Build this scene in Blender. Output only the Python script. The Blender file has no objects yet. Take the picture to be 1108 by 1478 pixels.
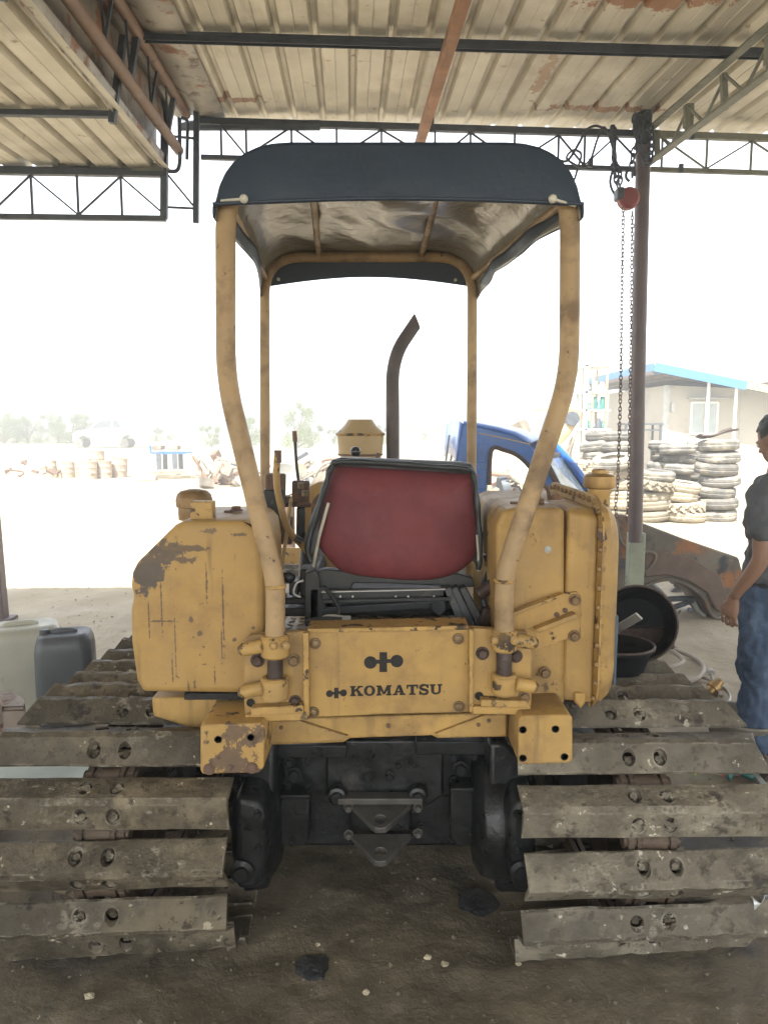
import bpy, bmesh, math, random
from math import sin, cos, pi, radians, sqrt, atan2
from mathutils import Vector, Matrix, noise
random.seed(7)
sc = bpy.context.scene
COL = sc.collection
V = Vector
# ------------------------------------------------------------------ camera
F, CX, CY, HC = 1067.0, 554.0, 739.0, 1.68
PITCH = radians(6.63)
cam = bpy.data.cameras.new('camera'); camo = bpy.data.objects.new('camera', cam); COL.objects.link(camo)
camo.location = (0, 0, HC); camo.rotation_euler = (pi/2 - PITCH, 0, 0)
cam.sensor_fit = 'VERTICAL'; cam.sensor_height = 36; cam.lens = 36*F/1478
cam.clip_start = 0.05; cam.clip_end = 3000
sc.camera = camo
def P(px, py, Y):
    "a point of the photograph at the forward distance Y (metres)"
    u = (px-CX)/F; v = (CY-py)/F
    y = cos(PITCH)+v*sin(PITCH); z = v*cos(PITCH)-sin(PITCH)
    k = Y/y
    return V((u*k, Y, HC+z*k))
def PG(px, py, z=0.0):
    "where the line of sight meets the level z"
    u = (px-CX)/F; v = (CY-py)/F
    y = cos(PITCH)+v*sin(PITCH); zz = v*cos(PITCH)-sin(PITCH)
    k = (z-HC)/zz
    return V((u*k, y*k, z))
# ------------------------------------------------------------------ mesh builder
class MB:
    def __init__(s): s.v = []; s.f = []
    def add(s, vs, fs):
        n = len(s.v); s.v += [V(p) for p in vs]; s.f += [tuple(i+n for i in f) for f in fs]; return s
    def box(s, c, d, rot=None, taper=1.0):
        c = V(c); x, y, z = d[0]/2, d[1]/2, d[2]/2
        vs = []
        for k in (-1, 1):
            t = taper if k > 0 else 1
            for (i, j) in ((-1,-1),(1,-1),(1,1),(-1,1)): vs.append(V((i*x*t, j*y*t, k*z)))
        if rot is not None:
            R = rot if isinstance(rot, Matrix) else Matrix.Rotation(rot[2],3,'Z')@Matrix.Rotation(rot[1],3,'Y')@Matrix.Rotation(rot[0],3,'X')
            vs = [R@p for p in vs]
        return s.add([c+p for p in vs], [(3,2,1,0),(4,5,6,7),(0,1,5,4),(1,2,6,5),(2,3,7,6),(3,0,4,7)])
    def prism(s, a, b):
        "joins two matching loops"
        n = len(a)
        return s.add(list(a)+list(b), [tuple(range(n-1,-1,-1)), tuple(range(n,2*n))]+[(i,(i+1)%n,n+(i+1)%n,n+i) for i in range(n)])
    def slab(s, poly, Y, t):
        "photo outline at distance Y, thickness t away from the viewer"
        a = [P(x, y, Y) for x, y in poly]
        return s.prism(a, [p+V((0,t,0)) for p in a])
    def xz(s, poly, y0, y1):
        return s.prism([V((x,y0,z)) for x,z in poly], [V((x,y1,z)) for x,z in poly])
    def tube(s, pts, r, n=12, caps=True, closed=False, flat=1.0):
        pts = [V(p) for p in pts]; m = len(pts)
        rs = r if isinstance(r, (list, tuple)) else [r]*m
        T = []
        for i in range(m):
            if closed: t = pts[(i+1)%m]-pts[i-1]
            else: t = pts[min(i+1,m-1)]-pts[max(i-1,0)]
            T.append(t.normalized())
        up = V((0,0,1)) if abs(T[0].z) < .9 else V((0,1,0))
        nrm = (up - T[0]*up.dot(T[0])).normalized()
        base = len(s.v)
        for i in range(m):
            nrm = (nrm - T[i]*nrm.dot(T[i])).normalized(); b = T[i].cross(nrm)
            for k in range(n):
                a = 2*pi*k/n
                s.v.append(pts[i]+(nrm*cos(a)+b*sin(a)*flat)*rs[i])
        for i in range(m if closed else m-1):
            j = (i+1)%m
            for k in range(n):
                s.f.append((base+i*n+k, base+i*n+(k+1)%n, base+j*n+(k+1)%n, base+j*n+k))
        if caps and not closed:
            s.f.append(tuple(base+k for k in range(n-1,-1,-1))); s.f.append(tuple(base+(m-1)*n+k for k in range(n)))
        return s
    def bar(s, p0, p1, w, h=None, roll=0):
        "rectangular bar"
        p0, p1 = V(p0), V(p1); h = h or w; t = (p1-p0).normalized()
        up = V((0,0,1)) if abs(t.z) < .95 else V((0,1,0))
        a = t.cross(up).normalized(); b = a.cross(t)
        if roll: a, b = a*cos(roll)+b*sin(roll), b*cos(roll)-a*sin(roll)
        lo = [-a*w/2-b*h/2, a*w/2-b*h/2, a*w/2+b*h/2, -a*w/2+b*h/2]
        return s.prism([p0+q for q in lo], [p1+q for q in lo])
    def angle(s, p0, p1, w=.04, t=.004, roll=0):
        "L profile"
        p0, p1 = V(p0), V(p1); d = (p1-p0).normalized()
        up = V((0,0,1)) if abs(d.z) < .95 else V((0,1,0))
        a = d.cross(up).normalized(); b = a.cross(d)
        if roll: a, b = a*cos(roll)+b*sin(roll), b*cos(roll)-a*sin(roll)
        L = [V((0,0,0)), a*w, a*w+b*t, a*t+b*t, a*t+b*w, b*w]
        return s.prism([p0+q for q in L], [p1+q for q in L])
    def cyl(s, p0, p1, r, n=16, r1=None):
        return s.tube([p0, p1], [r, r if r1 is None else r1], n)
    def hexb(s, p, d, r=.014, h=.012, rot=0):
        "bolt head with washer"
        p = V(p); d = V(d).normalized()
        s.tube([p-d*.002, p+d*.003], r*1.35, 14)
        return s.tube([p, p+d*(h*.85), p+d*h], [r, r, r*.8], 6)
    def lathe(s, prof, o, axis=(0,0,1), n=24, xs=1.0, ys=1.0):
        "profile of (radius, height) pairs"
        o = V(o); q = V((0,0,1)).rotation_difference(V(axis).normalized()); base = len(s.v); m = len(prof)
        for r, h in prof:
            for k in range(n):
                a = 2*pi*k/n; s.v.append(o+q@V((r*cos(a)*xs, r*sin(a)*ys, h)))
        for i in range(m-1):
            for k in range(n): s.f.append((base+i*n+k, base+i*n+(k+1)%n, base+(i+1)*n+(k+1)%n, base+(i+1)*n+k))
        if prof[0][0] > 1e-4: s.f.append(tuple(base+k for k in range(n-1,-1,-1)))
        if prof[-1][0] > 1e-4: s.f.append(tuple(base+(m-1)*n+k for k in range(n)))
        return s
    def grid(s, fn, nu, nv):
        base = len(s.v)
        for j in range(nv+1):
            for i in range(nu+1): s.v.append(V(fn(i/nu, j/nv)))
        w = nu+1
        for j in range(nv):
            for i in range(nu): s.f.append((base+j*w+i, base+j*w+i+1, base+(j+1)*w+i+1, base+(j+1)*w+i))
        return s
    def ball(s, c, r, n=12, sq=(1,1,1)):
        c = V(c); base = len(s.v); m = n//2+1
        for j in range(m+1):
            th = pi*j/m
            for i in range(n):
                a = 2*pi*i/n; s.v.append(c+V((r*sq[0]*sin(th)*cos(a), r*sq[1]*sin(th)*sin(a), r*sq[2]*cos(th))))
        for j in range(m):
            for i in range(n): s.f.append((base+j*n+i, base+(j+1)*n+i, base+(j+1)*n+(i+1)%n, base+j*n+(i+1)%n))
        return s
    def xf(s, M): s.v = [M@p for p in s.v]; return s
    def build(s, name, mat, parent=None, bevel=0, seg=2, smooth=35, solid=0, origin=None, keep=False, cuts=None, weld=True):
        me = bpy.data.meshes.new(name)
        c = V((0,0,0))
        if origin is not None: c = V(origin)
        elif not keep:
            lo = V(min(p[i] for p in s.v) for i in range(3)); hi = V(max(p[i] for p in s.v) for i in range(3)); c = (lo+hi)/2
        me.from_pydata([p-c for p in s.v], [], s.f)
        bm = bmesh.new(); bm.from_mesh(me)
        if weld: bmesh.ops.remove_doubles(bm, verts=bm.verts, dist=1e-6)
        if not solid: bmesh.ops.recalc_face_normals(bm, faces=bm.faces)
        bm.to_mesh(me); bm.free()
        me.materials.append(mat)
        o = bpy.data.objects.new(name, me); COL.objects.link(o)
        if solid:
            m = o.modifiers.new('solid', 'SOLIDIFY'); m.thickness = solid; m.offset = 0
        if bevel:
            m = o.modifiers.new('bevel', 'BEVEL'); m.width = bevel; m.segments = seg; m.limit_method = 'ANGLE'; m.angle_limit = radians(32)
        if smooth:
            me.shade_smooth()
            if smooth < 180: me.set_sharp_from_angle(angle=radians(smooth))
        o['_w'] = c[:]
        if parent is not None:
            o.parent = parent; o.location = c-V(parent['_w'])
        else: o.location = c
        return o
def prop(o, label=None, cat=None, group=None, kind=None):
    if label: o['label'] = label
    if cat: o['category'] = cat
    if group: o['group'] = group
    if kind: o['kind'] = kind
    return o
def thing(name, label, cat, loc, group=None):
    o = bpy.data.objects.new(name, None); COL.objects.link(o); o.empty_display_size = .1
    o.location = loc; o['_w'] = V(loc)[:]
    return prop(o, label, cat, group)
def dup(o, parent=None):
    c = o.copy(); COL.objects.link(c)
    if parent is not None: c.parent = parent
    for ch in list(o.children): dup(ch, c)
    return c
def bez(pts, rad, n=6):
    "polyline with rounded corners"
    pts = [V(p) for p in pts]; out = [pts[0]]
    for i in range(1, len(pts)-1):
        a, b, c = pts[i-1], pts[i], pts[i+1]
        d1 = min(rad, (a-b).length*.48); d2 = min(rad, (c-b).length*.48)
        p, q = b+(a-b).normalized()*d1, b+(c-b).normalized()*d2
        for k in range(n+1):
            t = k/n; out.append(p*(1-t)**2+b*2*t*(1-t)+q*t*t)
    return out+[pts[-1]]
def spline(pts, n=8):
    "Catmull-Rom"
    pts = [V(p) for p in pts]; out = []
    for i in range(len(pts)-1):
        p0 = pts[max(i-1,0)]; p1 = pts[i]; p2 = pts[i+1]; p3 = pts[min(i+2,len(pts)-1)]
        for k in range(n):
            t = k/n; out.append(.5*((2*p1)+(-p0+p2)*t+(2*p0-5*p1+4*p2-p3)*t*t+(-p0+3*p1-3*p2+p3)*t**3))
    return out+[pts[-1]]
# ------------------------------------------------------------------ materials
def mat(name, col, rough=.6, metal=0.0, var=.15, vs=4, spots=(), patches=(), bump=(), streak=None, transl=0, spec=.5, rvar=.1, world=False, coat=0, edge=None, dust=False, objvar=0):
    m = bpy.data.materials.new(name); m.use_nodes = True; nt = m.node_tree; N = nt.nodes; L = nt.links
    for n in list(N): N.remove(n)
    out = N.new('ShaderNodeOutputMaterial'); b = N.new('ShaderNodeBsdfPrincipled'); L.new(b.outputs[0], out.inputs[0])
    tc = N.new('ShaderNodeTexCoord'); oi = N.new('ShaderNodeObjectInfo')
    if world:
        g = N.new('ShaderNodeNewGeometry'); vec = raw = g.outputs['Position']
    else:
        raw = tc.outputs['Object']
        ml = N.new('ShaderNodeMath'); ml.operation = 'MULTIPLY'; ml.inputs[1].default_value = 37; L.new(oi.outputs['Random'], ml.inputs[0])
        ad = N.new('ShaderNodeVectorMath'); ad.operation = 'ADD'; L.new(raw, ad.inputs[0]); L.new(ml.outputs[0], ad.inputs[1]); vec = ad.outputs[0]
    def noi(scale, detail=5, rg=.6, v=None, dist=0):
        n = N.new('ShaderNodeTexNoise'); n.inputs['Scale'].default_value = scale; n.inputs['Detail'].default_value = detail
        n.inputs['Roughness'].default_value = rg; n.inputs['Distortion'].default_value = dist; L.new(v or vec, n.inputs['Vector']); return n.outputs['Fac']
    def mr(x, a, c, lo=0., hi=1.):
        n = N.new('ShaderNodeMapRange'); n.inputs[1].default_value = a; n.inputs[2].default_value = c; n.inputs[3].default_value = lo; n.inputs[4].default_value = hi; L.new(x, n.inputs[0]); return n.outputs[0]
    def mix(f, a, c):
        n = N.new('ShaderNodeMix'); n.data_type = 'RGBA'
        L.new(f, n.inputs['Factor'])
        for i, x in ((6,a),(7,c)):
            if isinstance(x, (tuple, list)): n.inputs[i].default_value = (*x[:3], 1)
            else: L.new(x, n.inputs[i])
        return n.outputs[2]
    def mth(op, a, c):
        n = N.new('ShaderNodeMath'); n.operation = op
        for i, x in enumerate((a, c)):
            if isinstance(x, (int, float)): n.inputs[i].default_value = x
            else: L.new(x, n.inputs[i])
        return n.outputs[0]
    lo = tuple(c*(1-var) for c in col); hi = tuple(min(1, c*(1+var)) for c in col)
    c = mix(mr(noi(vs), .3, .7), lo, hi)
    r = mr(noi(vs*2.3), .3, .7, max(0.02, rough-rvar), min(1, rough+rvar))
    if streak:
        sc_, scol, thr = streak
        mp = N.new('ShaderNodeMapping'); mp.inputs['Scale'].default_value = sc_; L.new(vec, mp.inputs['Vector'])
        f = mr(noi(1, 4, .6, mp.outputs[0]), thr, thr+.12)
        f = mth('MULTIPLY', f, mr(noi(3, 3), .4, .6)); f = mth('MULTIPLY', f, .8)
        c = mix(f, c, scol)
    for (scol, s_, thr, soft) in spots:
        f = mr(noi(s_, 7, .65), thr, thr+soft); c = mix(f, c, scol)
        r = mth('ADD', r, mth('MULTIPLY', f, .15))
    for (ctr, rad, pcol, edg) in patches:
        mp = N.new('ShaderNodeMapping'); mp.vector_type = 'TEXTURE'; mp.inputs['Location'].default_value = ctr; mp.inputs['Scale'].default_value = rad; L.new(raw, mp.inputs['Vector'])
        ln = N.new('ShaderNodeVectorMath'); ln.operation = 'LENGTH'; L.new(mp.outputs[0], ln.inputs[0])
        d = mth('ADD', ln.outputs['Value'], mr(noi(edg, 6, .7), .25, .75, -.75, .75))
        c = mix(mr(d, .62, .74, 1, 0), c, pcol)
    if objvar:
        hv = N.new('ShaderNodeHueSaturation'); L.new(c, hv.inputs['Color']); L.new(mr(oi.outputs['Random'], 0, 1, 1-objvar, 1+objvar), hv.inputs['Value']); c = hv.outputs[0]
    if edge:
        gg = N.new('ShaderNodeNewGeometry'); bv_ = N.new('ShaderNodeBevel'); bv_.samples = 3; bv_.inputs['Radius'].default_value = .010
        dt = N.new('ShaderNodeVectorMath'); dt.operation = 'DOT_PRODUCT'; L.new(bv_.outputs[0], dt.inputs[0]); L.new(gg.outputs['Normal'], dt.inputs[1])
        f = mth('MULTIPLY', mr(dt.outputs['Value'], .99, .90), mr(noi(13, 6, .7), .50, .56)); c = mix(mth('MULTIPLY', f, .85), c, edge)
        if dust: c = mix(mth('MULTIPLY', mr(noi(2.6, 6, .65), .48, .68), .38), c, (.30,.21,.105))
    L.new(c, b.inputs['Base Color']); L.new(r, b.inputs['Roughness'])
    b.inputs['Metallic'].default_value = metal; b.inputs['Specular IOR Level'].default_value = spec
    if coat: b.inputs['Coat Weight'].default_value = coat; b.inputs['Coat Roughness'].default_value = .15
    h = None
    prev = None
    for (s_, st, dist) in bump:
        bp = N.new('ShaderNodeBump'); bp.inputs['Strength'].default_value = st; bp.inputs['Distance'].default_value = dist
        L.new(noi(s_, 8, .6), bp.inputs['Height'])
        if prev: L.new(prev, bp.inputs['Normal'])
        prev = bp.outputs[0]
    if prev: L.new(prev, b.inputs['Normal'])
    if transl:
        t = N.new('ShaderNodeBsdfTranslucent'); L.new(c, t.inputs[0]); ms = N.new('ShaderNodeMixShader'); ms.inputs[0].default_value = transl
        L.new(b.outputs[0], ms.inputs[1]); L.new(t.outputs[0], ms.inputs[2]); L.new(ms.outputs[0], out.inputs[0])
    m['nt'] = 0
    return m
CHIP = (.05,.035,.025)
def _tp(px, py, rx, rz, col=(.15,.10,.06), e=75):
    c = P(283.5, 877, 2.22); q = P(px, py, 2.22); return ((q.x-c.x, -.2, q.z-c.z), (rx, .5, rz), col, e)
TANKP = (_tp(212,822,.075,.085,(.105,.085,.07),20), _tp(240,795,.075,.05,(.11,.085,.065),22), _tp(270,790,.085,.012,e=30), _tp(262,806,.07,.014,e=30),
  _tp(215,893,.0028,.10), _tp(233,870,.0034,.13), _tp(253,925,.0028,.13), _tp(249,965,.004,.06), _tp(298,840,.005,.07), _tp(322,880,.004,.16), _tp(320,930,.0035,.08), _tp(281,985,.005,.03),
  _tp(272,990,.005,.025), _tp(310,975,.004,.035), _tp(236,895,.06,.004,e=40), _tp(276,893,.010,.014,e=40), _tp(288,912,.010,.010,e=40), _tp(366,905,.010,.008,e=40), _tp(338,922,.012,.008,e=40), _tp(300,765,.03,.012,e=30), _tp(345,770,.03,.01,e=30))
YEL = (.455,.288,.094)
YK = dict(edge=(.11,.065,.04), dust=True, rough=.5, var=.20, vs=4, bump=((60,.2,.002),(9,.35,.005)), spec=.4)
m_yel = mat('yellow paint', YEL, spots=((CHIP,11,.655,.03),((.23,.14,.065),4.5,.50,.22),((.13,.085,.05),60,.66,.03),((.12,.08,.05),34,.68,.03)), streak=((16,16,1.2),(.20,.13,.06),.56), **YK)
m_yelworn = mat('worn yellow paint', YEL, spots=((CHIP,15,.57,.02),((.35,.22,.08),7,.52,.2)), **YK)
m_yelchip = mat('badly chipped yellow paint', YEL, spots=(((.15,.10,.065),12,.555,.015),((.09,.06,.045),24,.60,.02)), **YK)
m_yeltank = mat('tank paint', YEL, spots=((CHIP,14,.70,.02),((.27,.165,.07),4,.50,.25),((.12,.085,.05),60,.65,.03),((.10,.07,.05),45,.70,.03)), streak=((26,26,1.6),(.07,.05,.035),.60),
                patches=TANKP, **YK)
m_pipe = mat('roll bar paint', (.42,.29,.15), spots=((CHIP,22,.64,.03),((.22,.15,.085),7,.50,.15)), streak=((30,30,3),(.25,.16,.08),.62), **YK)
m_exh = mat('sooty exhaust', (.095,.075,.068), rough=.6, var=.3, vs=9, spots=(((.16,.10,.075),9,.58,.1),), bump=((70,.3,.003),))
m_rusty = mat('rusted pipe', (.145,.09,.062), rough=.75, var=.3, vs=9, spots=(((.24,.13,.07),14,.55,.1),((.07,.04,.03),30,.6,.1)), bump=((70,.3,.003),))
m_shoe = mat('muddy track steel', (.088,.073,.049), objvar=.3, edge=(.34,.31,.24), rough=.6, metal=.1, var=.38, vs=7, spots=(((.20,.168,.112),5,.50,.14),((.035,.028,.02),8,.60,.06),((.07,.056,.038),26,.56,.05),((.46,.41,.30),22,.645,.02)), bump=((14,.9,.016),(60,.9,.006)), rvar=.22)
m_shoeR = mat('dusty track steel', (.135,.118,.088), objvar=.22, edge=(.42,.39,.31), rough=.6, metal=.1, var=.32, vs=7, spots=(((.255,.228,.17),5,.50,.16),((.055,.046,.036),8,.61,.06),((.10,.085,.065),26,.56,.05),((.55,.51,.42),20,.64,.02)), bump=((14,.9,.016),(60,.9,.006)), rvar=.22)
m_chain = mat('chain rust', (.10,.072,.05), rough=.6, metal=.3, var=.3, vs=14, spots=(((.05,.04,.035),12,.55,.1),), bump=((50,.4,.004),))
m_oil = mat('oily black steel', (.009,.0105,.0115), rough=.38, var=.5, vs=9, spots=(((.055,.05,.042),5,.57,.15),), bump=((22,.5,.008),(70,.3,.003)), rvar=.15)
m_draw = mat('drawbar steel', (.10,.095,.085), rough=.45, metal=.3, var=.3, vs=12, bump=((40,.3,.003),))
m_gold = mat('bolt brass rust', (.20,.135,.07), rough=.5, metal=.4, var=.35, vs=40, bump=((80,.3,.001),))
m_boltd = mat('dark bolt', (.075,.05,.04), rough=.5, metal=.4, var=.4, vs=40)
m_hole = mat('hole dark', (.02,.018,.016), rough=.9, var=.2)
m_ink = mat('black lettering', (.016,.015,.014), rough=.7, var=.3, vs=60)
m_canvas = mat('dark blue vinyl', (.034,.052,.078), rough=.45, var=.12, vs=3, bump=((5,.35,.02),(240,.12,.001)), rvar=.06)
m_under = mat('vinyl underside with painted sheen', (.26,.25,.21), rough=.2, var=.15, vs=1.5, spots=(((.09,.095,.10),1.6,.52,.2),), bump=((2.4,.6,.04),), rvar=.05, spec=.9)  # pale ground reflection and its dark gaps are painted into the colour
m_trim = mat('black seat vinyl', (.03,.036,.036), rough=.42, var=.2, bump=((30,.2,.004),))
m_red = mat('maroon seat shell', (.17,.030,.034), rough=.62, var=.12, vs=3, spots=(((.25,.10,.10),40,.70,.04),((.10,.02,.025),3,.5,.2)), bump=((25,.25,.004),(5,.5,.015)))
m_blackst = mat('black frame steel', (.022,.025,.026), rough=.42, var=.4, vs=12, bump=((40,.25,.003),), spots=(((.12,.10,.08),16,.6,.1),))
m_roof = mat('galvanised roof sheet', (.60,.56,.455), rough=.5, metal=.25, var=.12, vs=2.2, world=True, streak=((8,.7,1),(.36,.31,.23),.52),
             spots=(((.48,.44,.35),1.6,.50,.2),((.60,.57,.50),26,.72,.03),((.16,.10,.06),5.5,.70,.02),((.33,.25,.16),9,.64,.06)),
             patches=(((1.35,4.0,3.85),(.42,.10,1.2),(.33,.16,.075),16),((1.62,3.92,3.85),(.3,.12,1.2),(.36,.19,.10),20),((1.0,4.9,3.85),(.06,.5,1.2),(.38,.27,.17),12),((1.5,5.45,3.85),(.55,.08,1.2),(.30,.16,.08),14),((-1.05,5.3,3.85),(.30,.08,1.2),(.28,.16,.09),14)), bump=((30,.1,.002),))
m_truss = mat('dark truss steel', (.080,.092,.108), rough=.55, metal=.3, var=.3, vs=10, spots=(((.14,.075,.05),12,.66,.06),), bump=((60,.2,.002),))
m_trussg = mat('grey green truss paint', (.20,.205,.16), rough=.6, var=.25, vs=10, spots=(((.16,.09,.05),10,.62,.06),), bump=((60,.2,.002),))
m_beamr = mat('rusty long beam', (.36,.185,.095), rough=.7, var=.3, vs=6, streak=((18,1.5,18),(.15,.07,.04),.5), spots=(((.45,.36,.27),9,.62,.08),), bump=((40,.3,.003),))
m_pipep = mat('brown roof pipe', (.235,.145,.095), rough=.6, var=.2, vs=7, spots=(((.10,.06,.05),9,.6,.08),), bump=((60,.2,.002),))
m_postp = mat('purple brown post paint', (.115,.085,.083), rough=.45, var=.2, vs=6, spots=(((.30,.06,.04),5,.64,.04),((.30,.25,.22),22,.70,.03)), bump=((50,.2,.002),))
m_postg = mat('pale green post foot', (.33,.36,.27), rough=.6, var=.2, vs=8, spots=(((.20,.13,.08),14,.62,.06),), bump=((50,.3,.002),))
m_alu = mat('galvanised flashing', (.33,.30,.25), rough=.5, metal=.3, var=.3, vs=3, spots=(((.26,.13,.07),4,.56,.06),((.16,.12,.09),9,.56,.1)), bump=((20,.2,.004),))
m_tyre = mat('dusty tyre rubber', (.12,.115,.105), objvar=.3, rough=.85, var=.25, vs=3, spots=(((.32,.29,.235),4,.46,.2),), bump=((60,.3,.004),))
m_tyred = mat('mud caked tyre rubber', (.28,.245,.185), objvar=.25, rough=.9, var=.2, vs=3, spots=(((.14,.125,.105),5,.55,.15),), bump=((50,.4,.006),))
m_blue = mat('blue truck paint', (.02,.115,.42), rough=.35, var=.2, vs=5, spots=(((.25,.22,.2),14,.66,.04),((.10,.05,.03),9,.70,.03)), bump=((40,.1,.002),), coat=.4)
m_rustbody = mat('rusted car panel', (.14,.12,.092), rough=.65, metal=.2, var=.35, vs=4, spots=(((.34,.145,.05),3.4,.53,.1),((.05,.055,.06),5,.57,.08),((.42,.27,.16),9,.66,.05)), bump=((40,.4,.004),))
m_brownin = mat('brown inner fender', (.125,.085,.062), rough=.7, var=.3, vs=6, bump=((40,.3,.004),))
m_white = mat('white wall with painted shade', (.40,.375,.32), rough=.7, var=.05, vs=1, spots=(((.30,.27,.22),1.2,.55,.15),))  # shade of the front wall is put into this darker base colour
m_bluer = mat('blue roof sheet', (.05,.17,.34), rough=.5, var=.1)
m_glass = mat('dusty window glass', (.35,.40,.40), rough=.15, var=.1, spec=.8)
m_wframe = mat('white window frame', (.75,.75,.72), rough=.5, var=.05)
m_drum = mat('pale rusty drum', (.36,.29,.22), rough=.75, var=.25, vs=3, spots=(((.24,.12,.07),6,.56,.1),), bump=((30,.2,.003),))
m_jerw = mat('dirty white plastic', (.48,.48,.40), rough=.42, var=.12, vs=4, spots=(((.22,.18,.11),5,.55,.2),((.12,.09,.06),11,.64,.1)), bump=((12,.2,.005),))
m_jerd = mat('grey black plastic', (.085,.095,.105), rough=.42, var=.15, vs=4, spots=(((.16,.14,.11),5,.58,.2),), bump=((12,.2,.005),))
m_buck = mat('black bucket plastic', (.008,.009,.010), spec=.12, rough=.6, var=.25, vs=6, spots=(((.035,.032,.027),8,.62,.1),))
m_hose = mat('beige hose rubber', (.33,.28,.23), rough=.6, var=.15)
m_basin = mat('scuffed grey rim', (.24,.22,.18), rough=.6, metal=.2, var=.25, vs=14, bump=((40,.3,.003),))
m_leaf = mat('shrub leaves', (.15,.20,.045), rough=.6, var=.35, vs=1.2, transl=.35)
m_bark = mat('bark', (.13,.10,.07), rough=.9)
m_pick = mat('pale car paint', (.70,.70,.68), rough=.3, var=.05)
m_carglass = mat('dark car glass', (.10,.12,.14), rough=.1, var=.1)
m_skin = mat('skin', (.27,.15,.095), rough=.5, var=.08, vs=8, bump=((120,.1,.001),))
m_hair = mat('black hair', (.012,.011,.011), rough=.55, var=.3, vs=60, bump=((140,.6,.004),))
m_shirt = mat('charcoal shirt cloth', (.095,.104,.115), rough=.85, var=.12, vs=5, bump=((7,.8,.03),(160,.2,.001)))
m_jean = mat('blue denim', (.048,.08,.14), rough=.8, var=.25, vs=6, spots=(((.12,.17,.25),5,.57,.15),), bump=((6,.9,.03),(200,.2,.001)))
m_lens = mat('seat lever knob', (.02,.02,.022), rough=.15)
m_hoist = mat('red hoist paint', (.24,.05,.045), rough=.5, var=.2)
m_scrap = mat('scrap metal', (.22,.19,.15), rough=.7, metal=.3, var=.5, vs=2.5, world=True, bump=((10,.5,.02),))
m_stone = mat('pale stones', (.17,.145,.105), rough=.9, var=.4, vs=3, world=True)
m_litter = mat('pale scraps', (.42,.37,.26), rough=.8, var=.3, vs=14)
m_redrag = mat('red cloth', (.09,.018,.018), rough=.8, bump=((20,.5,.01),))
m_tan = mat('cream dash paint', (.45,.33,.17), rough=.5, var=.12, spots=(((.2,.13,.08),10,.6,.08),), bump=((30,.2,.003),))
m_green = mat('lime plastic', (.35,.55,.10), rough=.5)
m_pink = mat('pink plastic', (.60,.12,.16), rough=.5)
m_teal = mat('teal plastic', (.03,.13,.12), rough=.5)
m_paleg = mat('pale green sheet', (.50,.56,.50), rough=.4)
m_rope = mat('white cord', (.6,.58,.5), rough=.8)
m_galv = mat('light galvanised steel', (.42,.43,.41), rough=.45, metal=.4, var=.2)
m_brass = mat('brass fitting', (.34,.22,.09), rough=.4, metal=.6, var=.3)

# oil wet puddle
m_wet = mat('oil puddle', (.026,.029,.033), rough=.07, var=.3, bump=((90,1,.05),(30,.8,.04)), spec=1.0, rvar=.05)
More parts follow.
